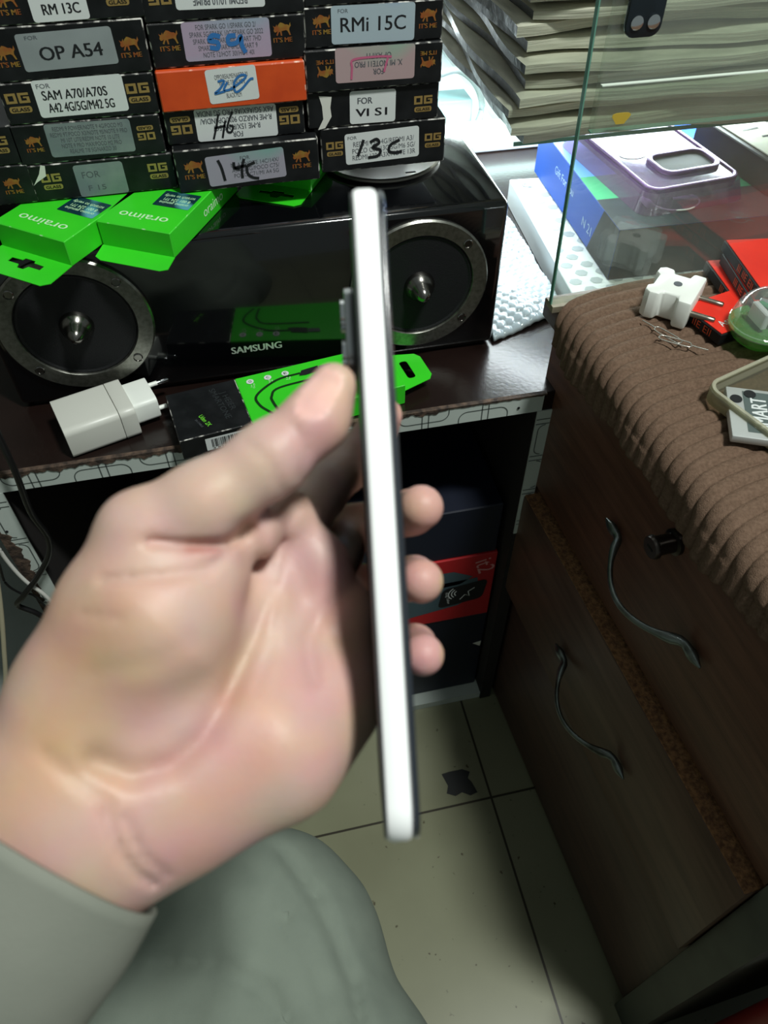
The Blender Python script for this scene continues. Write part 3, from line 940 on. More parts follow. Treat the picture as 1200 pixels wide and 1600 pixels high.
def green_box(label, fl, fr, back, length, flap=None, hole=True, sticker=None, word=None, side_word=False, flap_drop=0.0):
    a, b, c = at_z(*fl, ZG1), at_z(*fr, ZG1), at_z(*back, ZG1)
    u = (b - a)[:2]
    w = np.linalg.norm(u)
    u /= w
    v = np.array([-u[1], u[0]])
    rz = math.atan2(u[1], u[0])
    t = thing('retail_box', label, 'box', (b[0], b[1], ZG0), rz, 'green retail boxes on the speaker')
    h = ZG1 - ZG0
    box('box_body', (-w, 0, 0), (0, length, h), M_green, t, bevel=0.0006, seg=1, worn=M_green_edge)
    TOP = ((0, 0, h + 0.0002), (1, 0, 0), (0, 1, 0))
    if word:
        text('brand_name', 'oraimo', TOP, w * 0.66, 0.0085, M_pale_print, t, -w * 0.50, 0.016, math.pi, bold=-0.008)
    if side_word:
        text('brand_name', 'oraimo', ((0.0002, 0, 0), (0, 1, 0), (0, 0, 1)), 0.034, 0.0075, M_pale_print, t, 0.070, h * 0.5, 0, bold=-0.008)
    if sticker:
        s = polys('foil_sticker', [[(-w * 0.30 + p, 0.048 + q) for p, q in rrect(w * 0.50, 0.024, 0.001, 2)]], TOP, M_teal_sticker, t)
        text('lettering', 'oraimo genuine\n8 001 224 771\nscratch to verify', ((0, 0, h + 0.0003), (1, 0, 0), (0, 1, 0)), w * 0.42, 0.016, M_pale_print, s, -w * 0.30, 0.048, math.pi)
    if flap:
        fw, sk, z_ = flap
        pts = [(-w, 0), (0, 0), (sk * 0.2, -fw * 0.82), (-0.006, -fw), (-w + 0.006, -fw), (-w - sk * 0.2, -fw * 0.82)]
        hl = []
        if hole:
            cx, cy = -w * 0.5, -fw * 0.42
            hl = [[(cx + p, cy + q) for p, q in [(-.016, .003), (-.006, .0035), (-.005, .006), (.005, .006), (.006, .0035), (.016, .003), (.016, -.002), (.005, -.002), (.003, -.006), (-.003, -.006), (-.005, -.002), (-.016, -.002)]]]
        zr = -math.sin(flap_drop)
        yr = math.cos(flap_drop)
        plate('hang_flap', pts, ((0, 0, 0.0002), (1, 0, 0), (0, yr, -zr)), 0.0006, M_green, t, holes=hl)
    return t


green_box('green retail box hanging over the speaker front, flap with hanger hole above the left cone', (-12, 346), (100, 378), (185, 300), 0.115, flap=(0.030, 0.0, 0), sticker=True, word=True, flap_drop=0.06)
green_box('green retail box with a folded front flap and a word on its right side', (150, 345), (265, 365), (365, 285), 0.115, flap=(0.016, 0.0, 0), sticker=True, word=True, side_word=True, flap_drop=0.25, hole=False)
a, b = at_z(365, 307, ZG0 + 0.001), at_z(467, 323, ZG0 + 0.001)
u = (b - a)[:2]
w = np.linalg.norm(u)
t = thing('retail_box', 'green retail box lying further back, only its hanger flap showing under the marker 14C carton', 'box', (b[0], b[1], ZG0), math.atan2(u[1], u[0]), 'green retail boxes on the speaker')
plate('hang_flap', [(-w, 0.03), (-w, 0.005), (-w + 0.005, 0), (-0.005, 0), (0, 0.005), (0, 0.03)], ((0, 0, 0.0003), (1, 0, 0), (0, 1, 0)), 0.0006, M_green, t,
      holes=[[(-w * 0.45 + p, 0.015 + q) for p, q in [(-.016, .003), (-.006, .0035), (-.005, .006), (.005, .006), (.006, .0035), (.016, .003), (.016, -.002), (.005, -.002), (.003, -.006), (-.003, -.006), (-.005, -.002), (-.016, -.002)]]])
box('box_body', (-w, 0.0302, 0.0), (0, 0.085, ZG1 - ZG0), M_green, t, bevel=0.0006, seg=1, worn=M_green_edge)

# ------------------------------------------------------------------ charger and cable box on the shelf
HB = 0.0310
q = [at_z(x, y, HB) for x, y in ((79, 622), (183, 588), (209, 646), (102, 674))]
cc = sum(q) / 4
uu = (q[1] - q[0])[:2]
ch = thing('wall_charger', 'white wall charger lying on the brown shelf with its pin to the right', 'charger', (cc[0], cc[1], 0.0006), math.atan2(uu[1], uu[0]))
CW = 0.050
plate('charger_body', rrect(CW, HB, 0.0060, 6), ((-0.031, 0, HB / 2), (0, 1, 0), (0, 0, 1)), 0.047, M_white_plastic, ch, bevel=0.0006)
plate('charger_cap', rrect(CW + 0.0002, HB + 0.0002, 0.0060, 6), ((0.0164, 0, HB / 2), (0, 1, 0), (0, 0, 1)), 0.0135, M_white_plastic, ch, bevel=0.0006)
nk = plate('plug_neck', rrect(0.036, 0.022, 0.004, 4), ((0.0298, 0.002, HB / 2), (0, 1, 0), (0, 0, 1)), 0.022, M_adapter, ch, bevel=0.0008)
for y, dz in ((0.0110, 0.006), (-0.006, -0.008)):
    sweep('pin', [(0.0515, y, HB / 2 + dz), (0.0600, y, HB / 2 + dz)], 0.0021, M_adapter, nk, 14)
    sweep('pin_tip', [(0.0600, y, HB / 2 + dz), (0.0695, y, HB / 2 + dz), (0.0706, y, HB / 2 + dz)], [0.0020, 0.0020, 0.0012], M_chrome, nk, 14)

A, B = at_z(280, 690, 0.022), at_z(393, 658, 0.022)
u = (B - A)[:2]
u /= np.linalg.norm(u)
cbx = thing('cable_box', 'black and green cable box with a barcode end, on the shelf behind the thumb', 'box', (A[0], A[1], 0.0004), math.radians(8.6))
HH = 0.0215
LB, DB = 0.205, 0.064
SPL = float(np.linalg.norm((B - A)[:2]))
box('black_end', (0, 0, 0), (SPL, DB, HH), M_black_card, cbx, bevel=0.0007, seg=1, worn=M_scuff)
gp = box('green_sleeve', (SPL + 0.0001, -0.0002, 0), (LB, DB, HH + 0.0002), M_green, cbx, bevel=0.0006, seg=1, worn=M_green_edge)
TOP = ((0, 0, HH + 0.0007), (1, 0, 0), (0, 1, 0))
M_cable_print = mat('dark_green_print', (12, 52, 16), 0.4)
cp_ = []
for off in (0, 1):
    st = [(SPL + 0.058 + 0.02 * off, 0.050 - 0.012 * off), (SPL + 0.035, 0.048 - 0.011 * off), (SPL + 0.013 + 0.012 * off, 0.034 - 0.006 * off), (SPL + 0.012 + 0.012 * off, 0.020), (SPL + 0.020 + 0.006 * off, 0.005)]
    cp_ += ribbon(smooth_line(st, 6), 0.0024)
polys('cable_picture', cp_, TOP, M_cable_print, gp)
polys('plug_picture', [[(SPL + 0.056, 0.0465), (SPL + 0.062, 0.0455), (SPL + 0.076, 0.047), (SPL + 0.076, 0.0545), (SPL + 0.060, 0.053)]], ((0, 0, HH + 0.0009), (1, 0, 0), (0, 1, 0)), M_ink, gp)
polys('plug_tip_picture', [[(SPL + 0.0765, 0.048), (SPL + 0.088, 0.0485), (SPL + 0.088, 0.0535), (SPL + 0.0765, 0.0535)]], ((0, 0, HH + 0.0009), (1, 0, 0), (0, 1, 0)), M_ink_grey, gp)
for k in range(3):
    cx, cy = SPL + 0.012 + 0.0165 * k, 0.0545
    ic = polys('icon_disc', [[(cx + 0.0034 * math.cos(a), cy + 0.0034 * math.sin(a)) for a in np.linspace(0, 2 * math.pi, 20)[:-1]]], TOP, M_white_label, gp)
    text('icon_print', 'GCE'[k], ((0, 0, HH + 0.0009), (1, 0, 0), (0, 1, 0)), 0.0026, 0.0030, M_cable_print, ic, cx, cy)
    text('caption', ['Fast\nCharge', 'Tangle\nFree', '2.4A\nMax'][k], TOP, 0.0070, 0.0042, M_pale_print, ic, cx + 0.001, cy - 0.0068, math.radians(80))
text('model_name', 'Uden 2X', ((0, 0, HH + 0.0002), (1, 0, 0), (0, 1, 0)), 0.0165, 0.0042, mat('lime_print', (120, 226, 60), 0.4), cbx, 0.026, 0.018, math.radians(-72))
text('small_print', '2A CABLE', ((0, 0, HH + 0.0002), (1, 0, 0), (0, 1, 0)), 0.012, 0.0018, M_ink_grey, cbx, 0.0205, 0.0165, math.radians(-72))
text('slogan', 'J HEIER\nSMARTONE', ((0, 0, HH + 0.0002), (1, 0, 0), (0, 1, 0)), 0.044, 0.013, mat('faint_print', (44, 48, 50), 0.4), cbx, 0.047, 0.036, math.radians(-82))
bc = polys('barcode_sticker', [[(0.046 + a, 0.0105 + b) for a, b in rrect(0.050, 0.0135, 0.0004, 2)]], ((0, -0.0003, 0), (1, 0, 0), (0, 0, 1)), M_white_label, cbx)
bars, x = [], 0.026
while x < 0.056:
    w_ = random.choice((0.0004, 0.0006, 0.0010))
    bars.append([(x, 0.0065), (x + w_, 0.0065), (x + w_, 0.0155), (x, 0.0155)])
    x += w_ + random.choice((0.0004, 0.0006, 0.0009))
polys('bars', bars, ((0, -0.0005, 0), (1, 0, 0), (0, 0, 1)), M_ink, bc)
text('digits', '4 895180 771', ((0, -0.0005, 0), (1, 0, 0), (0, 0, 1)), 0.030, 0.0018, M_ink, bc, 0.041, 0.0052)
text('colour_word', 'BLACK', ((0, -0.0005, 0), (1, 0, 0), (0, 0, 1)), 0.009, 0.0030, M_ink, bc, 0.0635, 0.0135)
plate('hang_flap', [(LB, 0.004), (LB + 0.030, 0.012), (LB + 0.034, 0.018), (LB + 0.034, 0.046), (LB + 0.030, 0.052), (LB, 0.060)], ((0, 0, HH * 0.5), (1, 0, 0), (0, 1, 0)), 0.0006, M_green, cbx,
      holes=[[(LB + 0.015 + p, 0.032 + q) for p, q in rrect(0.008, 0.026, 0.003, 3)]])

# ------------------------------------------------------------------ inside the shelf
rb = thing('phone_carton', 'red phone carton with a grey picture, standing in the dark shelf behind the fingers', 'box', (0.165, 0.531, -0.392))
M_red_dark = mat('deep_red_card', (176, 30, 36), 0.5)
box('box_body', (-0.085, 0, 0), (0.094, 0.16, 0.131), M_red_dark, rb, bevel=0.001, seg=1)
FRM = ((0, -0.0003, 0), (1, 0, 0), (0, 0, 1))
pc = polys('phone_picture', [[(-.06, .10), (-.03, .108), (.040, .106), (.066, .090), (.050, .078), (-.03, .072), (-.06, .06)], [(-.080, .020), (-.075, .045), (.03, .085), (.072, .086), (.078, .050), (.05, .032), (-.06, .014)]], FRM, mat('blue_grey_print', (70, 90, 98), 0.4), rb)
sc_ = polys('badge', [[(.055 + a * .95 + b * .12, .056 + b + a * .12) for a, b in rrect(.062, .040, .008, 4)]], ((0, -0.0006, 0), (1, 0, 0), (0, 0, 1)), M_ink, rb)
text('lettering', 'King Talker', ((0, -0.0009, 0), (1, 0, 0), (0, 0, 1)), .026, .0045, M_white_label, sc_, .035, .052, math.radians(-80))
wv = []
for rr in (.006, .010, .014):
    wv += ribbon([(.050 + rr * math.cos(a), .060 + rr * math.sin(a)) for a in np.linspace(2.2, 4.0, 8)], .0014)
wv += ribbon([(.052, .045), (.058, .054), (.064, .050), (.062, .060), (.070, .066)], .0016)
polys('voice_icon', wv, ((0, -0.0009, 0), (1, 0, 0), (0, 0, 1)), M_white_label, sc_)
text('model_name', 'it2', FRM, .026, .022, mat('pale_pink_print', (216, 150, 150), 0.4), rb, .080, .108, math.radians(-75))
nb = thing('dark_carton', 'large navy carton standing under the red phone carton', 'box', (0.168, 0.533, FLOOR_Z + 0.0145))
box('box_body', (-0.20, 0, 0), (0.092, 0.20, 0.192), M_navy, nb, bevel=0.0015, seg=1)
plate('torn_flap', [(0.078, 0.118), (0.090, 0.121), (0.089, 0.108)], FRM, 0.0003, M_paper_edge, nb)
bk = thing('dark_carton', 'dark blue carton lying on top of the red phone carton in the shelf', 'box', (0.11, 0.533, -0.2605))
box('box_body', (-0.18, 0, 0), (0.147, 0.20, 0.085), M_navy, bk, bevel=0.0015, seg=1)

# cables at the left
def hang(name, label, pts, r, m):
    o = sweep(name, smooth_line([at_y(x, y, Y) for x, y, Y in pts], 8), r, m, n=10)
    tag(o, label, 'cable')


hang('power_cable', 'black cable looping down in front of the left shelf upright', [(-20, 640, .500), (2, 690, .495), (25, 740, .492), (48, 800, .495), (74, 838, .500), (76, 868, .500), (56, 905, .500), (36, 932, .500), (28, 946, .505), (60, 960, .505), (90, 985, .505)], 0.0028, M_black_plastic)
hang('power_cable', 'white cable running down behind the wrist beside the left shelf upright', [(-30, 800, .505), (-6, 850, .504), (14, 880, .504), (40, 908, .504), (70, 930, .504), (90, 955, .504), (100, 990, .504)], 0.0019, M_cable_white)
hang('power_cable', 'cream cable hanging at the left picture edge above the wrist', [(-12, 860, .49), (0, 940, .49), (6, 1010, .49), (8, 1080, .49), (-4, 1180, .49)], 0.0024, M_cable_cream)
hang('power_cable', 'thin black cord looping below the black cable at the left edge', [(-20, 845, .507), (-2, 880, .507), (8, 910, .507), (30, 926, .507), (52, 930, .507), (75, 952, .507)], 0.0012, M_black_plastic)

# ------------------------------------------------------------------ behind the glass: showcase
shb = struct(box('trim_1', (0.2835, 0.560, -0.02), (1.05, 1.30, -0.0006), M_white_board))
struct(box('back_reflector', (-0.30, 1.10, 0.0005), (1.05, 1.115, 1.25), M_white_board))  # showcase back board, made taller and wider to whiten the speaker-top reflection
# bubble-wrap packet between the speaker and the cabinet
def bubble():
    vs, fs = [], []
    X = np.linspace(0.2455, 0.3290, 80)
    Yv_ = np.linspace(0.596, 0.900, 280)
    r0 = 0.0052
    for j, y in enumerate(Yv_):
        for i, x in enumerate(X):
            row = round((y - 0.59) / (r0 * 1.75))
            cy = 0.59 + row * r0 * 1.75
            cxs = (x - 0.245 - (r0 if row % 2 else 0) - 0.0015 * math.sin(y * 55)) / (2 * r0)
            dx = (cxs - round(cxs)) * 2 * r0
            d = math.hypot(dx, y - cy) / r0
            hsh = math.sin(row * 12.9898 + round(cxs) * 78.233) * 43758.5453
            amp = 0.0019 * (0.35 + 0.65 * (hsh - math.floor(hsh)))
            h = amp * math.sqrt(max(0, 1 - d * d)) if d < 1 else 0
            edge = min(1, (y - 0.596) / 0.02)
            z = 0.003 + 0.011 * math.sqrt(max(edge, 0)) + h + 0.002 * math.sin(x * 70 + y * 30) + 0.0012 * math.sin(y * 90)
            vs.append((x, y - 0.03 * (x - 0.245) * 0 + (0.030 * (x - 0.245) / 0.084) * (1 - min(1, (y - 0.596) / 0.3)), z))
        if j:
            n = len(X)
            for i in range(n - 1):
                k = j * n + i
                fs.append((k, k - n, k - n + 1, k + 1))
    o = mesh('bubble_wrap', vs, fs, mat('bubble_film', (176, 188, 196), 0.2, spec=0.6, coat=0.3), smooth=True)
    s = o.modifiers.new('thick', 'SOLIDIFY')
    s.thickness = 0.002
    s.offset = -1
    return o


tag(bubble(), 'silvery bubble wrap packet lying between the speaker and the drawer cabinet', 'packaging')

# white box with grey hexagons
hx = thing('hexagon_box', 'flat white box printed with grey hexagons, under the blue gift box', 'box', (0.3305, 0.600, 0.0001), math.radians(-4))
box('box_body', (0, 0, 0), (0.36, 0.268, 0.030), mat('white_card', (226, 232, 232), 0.4), hx, bevel=0.0008, seg=1)
hexes = []
for r_ in range(17):
    for c_ in range(16):
        if (r_ * 7 + c_ * 3) % 11 in (0, 5):
            continue
        cx = 0.010 + c_ * 0.022 + (0.011 if r_ % 2 else 0)
        cy = 0.008 + r_ * 0.0155
        if cx < 0.351 and cy < 0.261:
            hexes.append([(cx + 0.0072 * math.cos(a), cy + 0.0062 * math.sin(a)) for a in np.linspace(0, 2 * math.pi, 7)[:-1]])
polys('hexagon_print', hexes, ((0, 0, 0.0303), (1, 0, 0), (0, 1, 0)), mat('grey_hex_print', (172, 180, 182), 0.4), hx)
lg = [[(0.018 + r_ * math.cos(a), 0.250 + r_ * math.sin(a)) for a in np.linspace(0.4, 5.6, 14)] for r_ in (0.0065, 0.0045, 0.0025)]
polys('round_logo', [q for s in lg for q in ribbon(s, 0.0009)], ((0, 0, 0.0305), (1, 0, 0), (0, 1, 0)), M_ink_grey, hx)

# blue gift box
bg = thing('gift_box', 'blue gift box with green and charcoal bands, seen through the glass pane', 'box', (0.376, 0.634, 0.0312), math.radians(-2))
Lb, Wb, Hb = 0.245, 0.30, 0.054
box('box_body', (0, 0, 0), (Wb, Lb, Hb), M_blue_card, bg, bevel=0.0008, seg=1)
TOP = ((0, 0, Hb + 0.0002), (1, 0, 0), (0, 1, 0))
polys('charcoal_band', [[(0.0002, 0.0002), (Wb - .0002, 0.0002), (Wb - .0002, 0.062), (0.0002, 0.062)]], TOP, M_slate, bg)
polys('charcoal_front', [[(0.0002, 0.0002), (Wb - .0002, 0.0002), (Wb - .0002, Hb), (0.0002, Hb)]], ((0, -0.0002, 0), (1, 0, 0), (0, 0, 1)), M_slate, bg)
polys('charcoal_side', [[(0.0002, 0.0002), (0.062, 0.0002), (0.040, Hb), (0.0002, Hb)]], ((-0.0002, 0, 0), (0, 1, 0), (0, 0, 1)), M_slate, bg)
polys('green_band', [[(0.0002, 0.062), (Wb - .0002, 0.062), (Wb - .0002, 0.118), (0.0002, 0.112)]], TOP, M_teal_card, bg)
polys('light_blue_band', [[(0.0002, 0.112), (0.12, 0.113), (0.10, Lb - .001), (0.0002, Lb - .001)]], TOP, M_blue_light, bg)
text('side_lettering', 'Gift For You', ((-0.0003, 0, 0), (0, -1, 0), (0, 0, 1)), 0.060, 0.0090, mat('pale_blue_print', (170, 204, 236), 0.4), bg, -0.150, 0.033)
text('side_lettering', 'N 21', ((-0.0003, 0, 0), (0, -1, 0), (0, 0, 1)), 0.026, 0.010, mat('pale_blue_print2', (150, 184, 216), 0.4), bg, -0.072, 0.020)

# earphones packet on the charcoal band
ep = thing('earphones', 'small white earphones in a loop on the charcoal end of the gift box', 'earphones', (0.425, 0.662, 0.0855))
sweep('cord', smooth_line([(0.0, 0.012, 0.002), (0.012, -0.004, 0.002), (0.034, -0.008, 0.002), (0.052, 0.004, 0.002), (0.050, 0.020, 0.002), (0.030, 0.026, 0.002)], 8), 0.0009, M_cable_white, ep, 8)
box('bud', (-0.006, 0.004, 0.0), (0.002, 0.022, 0.006), M_adapter, ep, bevel=0.0024, seg=3)
box('plug', (0.024, 0.022, 0.0), (0.050, 0.027, 0.004), M_adapter, ep, bevel=0.0018, seg=3, M=Matrix.Rotation(-0.25, 4, 'Z'))

# purple clear phone case in its clear tray
rz_ = math.radians(6)
WC, LC = 0.106, 0.168
q = at_z(1017, 303, 0.106)
ctr = q[:2] + np.array((math.cos(rz_) * WC / 2 - math.sin(rz_) * LC / 2, math.sin(rz_) * WC / 2 + math.cos(rz_) * LC / 2))
pcx = thing('phone_case', 'purple-rimmed clear phone case lying on the gift box behind the glass', 'phone case', (ctr[0], ctr[1], 0.0858), rz_)
outer = rrect(WC, LC, 0.014, 8)
inner = rrect(WC - 0.008, LC - 0.008, 0.011, 8)
plate('clear_back', outer, ((0, 0, 0.020), (1, 0, 0), (0, 1, 0)), 0.0015, M_clear_purple, pcx)
plate('bumper', outer, ((0, 0, 0.012), (1, 0, 0), (0, 1, 0)), 0.0110, M_purple, pcx, holes=[inner], bevel=0.0006)
cr = plate('camera_ring', [(a + 0.012, b - 0.038) for a, b in rrect(0.070, 0.046, 0.014, 8)], ((0, 0, 0.0216), (1, 0, 0), (0, 1, 0)), 0.0036, M_purple, pcx, holes=[[(a + 0.012, b - 0.038) for a, b in rrect(0.060, 0.036, 0.010, 8)]], bevel=0.0006)
plate('camera_window', [(a + 0.012, b - 0.038) for a, b in rrect(0.059, 0.035, 0.010, 8)], ((0, 0, 0.0217), (1, 0, 0), (0, 1, 0)), 0.0006, M_slate, pcx)
plate('logo_cutout', [(-0.026 + 0.016 * math.cos(a), -0.004 + 0.011 * math.sin(a)) for a in np.linspace(0, 2 * math.pi, 24)[:-1]], ((0, 0, 0.0216), (1, 0, 0), (0, 1, 0)), 0.0004, mat('smoky_print', (70, 64, 76), 0.2), pcx)
tray = [rrect(WC + 0.018, LC + 0.016, 0.017, 6), rrect(WC + 0.006, LC + 0.004, 0.015, 6)]
vs = [(a, b, 0.0) for a, b in tray[0]] + [(a, b, 0.0195) for a, b in tray[1]]
n_ = len(tray[0])
mesh('clear_tray', vs, [(i, (i + 1) % n_, (i + 1) % n_ + n_, i + n_) for i in range(n_)], M_clear_purple, pcx, smooth=True)
polys('notch_row', [[(-WC / 2 + 0.0050, y), (-WC / 2 + 0.0062, y), (-WC / 2 + 0.0062, y + 0.0016), (-WC / 2 + 0.0050, y + 0.0016)] for y in np.arange(-0.07, 0.07, 0.0034)], ((0, 0, 0.0231), (1, 0, 0), (0, 1, 0)), M_ink, pcx)

# printed card, black box and feathery tag at the right edge
sl_ = thing('printed_card', 'pale card with black dashes behind the purple phone case', 'card', (at_z(1196, 226, 0.117)[0] + 0.03, at_z(1196, 226, 0.117)[1], 0.0860), math.radians(8))
plate('card', rrect(0.085, 0.17, 0.004), ((0, 0, 0.030), (1, 0, 0), (0, 1, 0)), 0.001, M_bag2, sl_)
polys('dashes', [[(x, y), (x + 0.020, y), (x + 0.020, y + 0.003), (x, y + 0.003)] for x, y in ((-.03, .04), (-.02, .02), (.008, .05), (-.03, -.01), (.01, -.03), (-.01, -.05))], ((0, 0, 0.0313), (1, 0, 0), (0, 1, 0)), M_ink, sl_)
box('backing_box', (-0.05, -0.09, 0.0), (0.05, 0.09, 0.0298), M_black_card, sl_, bevel=0.001, seg=1)
# glass shelf that carries the paper packets
GZ0, GZ1 = 0.1655, 0.1690
gs = thing('glass_shelf', 'glass shelf under the tall pile of cream paper packets', 'shelf', (0.0, 0.0, 0.0))
box('pane', (0.2650, 0.660, GZ0), (1.0, 1.095, GZ1), M_glass, gs)
box('front_edge', (0.2650, 0.6588, GZ0), (1.0, 0.6599, GZ1), M_glass_edge, gs)
box('support_post', (0.70, 1.02, 0.0), (0.72, 1.04, GZ0), M_white_board, gs)
box('support_post', (0.27, 1.06, 0.0), (0.285, 1.075, GZ0), M_white_board, gs)
box('support_post', (0.72, 0.66, 0.0), (0.74, 0.68, GZ0), M_white_board, gs)


# pile of paper packets, each its own sagging wad of sheets in a plastic sleeve
def packet(i, z, h, x0, y0, rz, first):
    W, D = 0.50, 0.30
    vs, fs = [], []
    nx, ny = 46, 16
    ph = rng.uniform(0, 6, 6)

    def surf(u, v, top):
        x, y = u * W, v * D
        sag = 0.0022 * math.sin(u * 5 + ph[0]) + 0.0013 * math.sin(u * 13 + ph[1]) + 0.0012 * math.sin(v * 7 + ph[2])
        e = min(u / 0.02, 1, v / 0.03)
        b = max(e, 0.05) ** 0.32
        fx = 0.004 * math.sin(u * 9 + ph[3]) + 0.0016 * math.sin(u * 31 + ph[4])
        yy = y + fx * max(0, 1 - v * 4)
        xx = x + 0.004 * math.sin(v * 8 + ph[5]) * max(0, 1 - u * 4)
        zz = h * (0.5 + (0.5 if top else -0.5) * (0.42 + 0.58 * b)) + sag * 0.55
        return (xx, yy, zz)
    for top in (0, 1):
        for j in range(ny + 1):
            for k in range(nx + 1):
                u, v = k / nx, j / ny
                u, v = u ** 1.5, v ** 1.6
                vs.append(surf(u, v, top))
    n1 = (nx + 1) * (ny + 1)
    w = nx + 1
    fm = []
    for j in range(ny):
        for k in range(nx):
            a = j * w + k
            fs.append((a, a + w, a + w + 1, a + 1)); fm.append(0)
            a += n1
            fs.append((a, a + 1, a + w + 1, a + w)); fm.append(0)
    for k in range(nx):
        fs.append((k, k + 1, n1 + k + 1, n1 + k)); fm.append(0)
        a = ny * w + k
        fs.append((a, n1 + a, n1 + a + 1, a + 1)); fm.append(0)
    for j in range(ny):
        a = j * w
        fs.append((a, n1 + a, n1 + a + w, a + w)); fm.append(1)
        a = j * w + nx
        fs.append((a, a + w, n1 + a + w, n1 + a)); fm.append(0)
    o = mesh('paper_packet', vs, fs, mats=[M_bag if i % 3 else M_bag2, M_bag_side], fmat=fm, smooth=True)
    o.data.set_sharp_from_angle(angle=math.radians(55))
    o.location = (x0, y0, z)
    o.rotation_euler = (0, 0, rz)
    tag(o, first, 'paper packet', 'cream paper packets in the pile')


z = GZ1 + 0.0012
NP = 18
for i in range(NP):
    h = float(rng.uniform(0.0078, 0.0145))
    lbl = ('lowest cream paper packet, resting on the glass shelf' if i == 0 else
           'cream paper packet in a plastic sleeve, inside the tall uneven pile')
    packet(i, z, h, 0.2535 + float(rng.uniform(-0.006, 0.016)) - 0.0024 * max(0, i - 5), 0.644 + float(rng.uniform(-0.008, 0.012)), float(rng.uniform(-0.03, 0.03)), lbl)
    z += h + 0.0014

# glass front: tall pane on the cabinet end, a second pane overlapping it above
gp1 = thing('glass_partition', 'tall dusty glass pane standing on the far end of the cloth-covered cabinet', 'glass', (0.262, 0.5195, 0.0860), 0.0)
lean = math.radians(-1.6)
Ml = Matrix.Rotation(lean, 4, 'Y')
box('pane', (0.0, 0.0, 0.006), (0.62, 0.005, 0.42), M_glass, gp1, M=Ml)
box('cut_edge', (-0.0011, 0.0001, 0.006), (-0.0001, 0.0049, 0.42), M_glass_edge, gp1, M=Ml)
box('foot_channel', (-0.001, -0.004, 0.0003), (0.62, 0.010, 0.0060), mat('beige_channel', (150, 140, 118), 0.6, rgb2=(110, 100, 84), nscale=70), gp1)
gp2 = thing('glass_door', 'upper glass door with a dark hinge clamp, in front of the paper pile', 'glass', (0.262, 0.5130, 0.2370))
box('pane', (0.001, 0.0, 0.0), (0.62, 0.005, 0.30), M_glass, gp2)
box('lower_edge', (0.001, 0.0, -0.0008), (0.62, 0.005, -0.0001), M_glass_edge, gp2)
box('lip_strip', (0.001, -0.0040, 0.0005), (0.62, -0.0006, 0.031), M_glass, gp2)
box('lip_edge', (0.001, -0.0040, 0.0312), (0.62, -0.0006, 0.0318), mat('pale_glass_edge', (214, 226, 214), 0.3), gp2)
cx, cz = at_y(1010, 20, 0.509)[0] - 0.262, at_y(1010, 20, 0.509)[2] - 0.237
cm_ = plate('hinge_clamp', [(cx + a, cz + 0.008 + b) for a, b in rrect(0.025, 0.044, 0.007, 6)], ((0, -0.0006, 0), (1, 0, 0), (0, 0, 1)), 0.004, M_dark_clamp if 'M_dark_clamp' in globals() else mat('dark_clamp', (44, 52, 58), 0.25, metal=0.6), gp2, bevel=0.0008)
for dx in (-0.0055, 0.0060):
    lathe('clamp_screw', [(0.0042, 0), (0.0042, 0.0008), (0.0030, 0.0012), (0, 0.0012)], M_chrome, cm_, Matrix.Translation((cx + dx, -0.0047, cz - 0.005)) @ Matrix.Rotation(math.pi / 2, 4, 'X'), 24)
yx, yz = at_y(966, 181, 0.513)[0] - 0.262, at_y(966, 181, 0.513)[2] - 0.237
plate('glue_stain', [(yx + 0.006 * math.cos(a) * (1 + 0.3 * math.sin(3 * a)), yz + 0.005 * math.sin(a) * (1 + 0.25 * math.cos(2 * a))) for a in np.linspace(0, 2 * math.pi, 18)[:-1]], ((0, -0.0043, 0), (1, 0, 0), (0, 0, 1)), 0.0003, mat('yellow_glue', (196, 168, 60), 0.5), gp2)

# ------------------------------------------------------------------ on the ribbed cloth
ZC = 0.0990
q = at_z(1057, 445, ZC + 0.024)
ad = thing('plug_adapter', 'white travel plug adapter with two round pins on the brown cloth', 'adapter', (q[0], q[1], ZC), math.radians(46))
# waisted white block: an H seen from above
prof = [(-.0225, -.019), (.0225, -.019), (.0225, -.008), (.0150, -.0065), (.0150, .0055), (.0210, .0075), (.0215, .0150), (.0180, .0195), (.0115, .0200), (.0080, .0165), (-.0080, .0165), (-.0115, .0200), (-.0180, .0195), (-.0215, .0150), (-.0210, .0075), (-.0150, .0055), (-.0150, -.0065), (-.0225, -.008)]
plate('adapter_body', prof, ((0, 0, 0.0004), (1, 0, 0), (0, 1, 0)), 0.0245, M_adapter, ad, bevel=0.0022)
lathe('screw_hole', [(0.0034, 0), (0.0034, 0.0004), (0.0, 0.0004)], M_ink_grey, ad, Matrix.Translation((0, -0.001, 0.0250)), 20)
for x in (-0.0125, 0.0125):
    sweep('pin', [(x, -0.018, 0.011), (x, -0.032, 0.011), (x, -0.0375, 0.011), (x, -0.0385, 0.011)], [0.0024, 0.0024, 0.0024, 0.0016], M_brass, ad, 16)

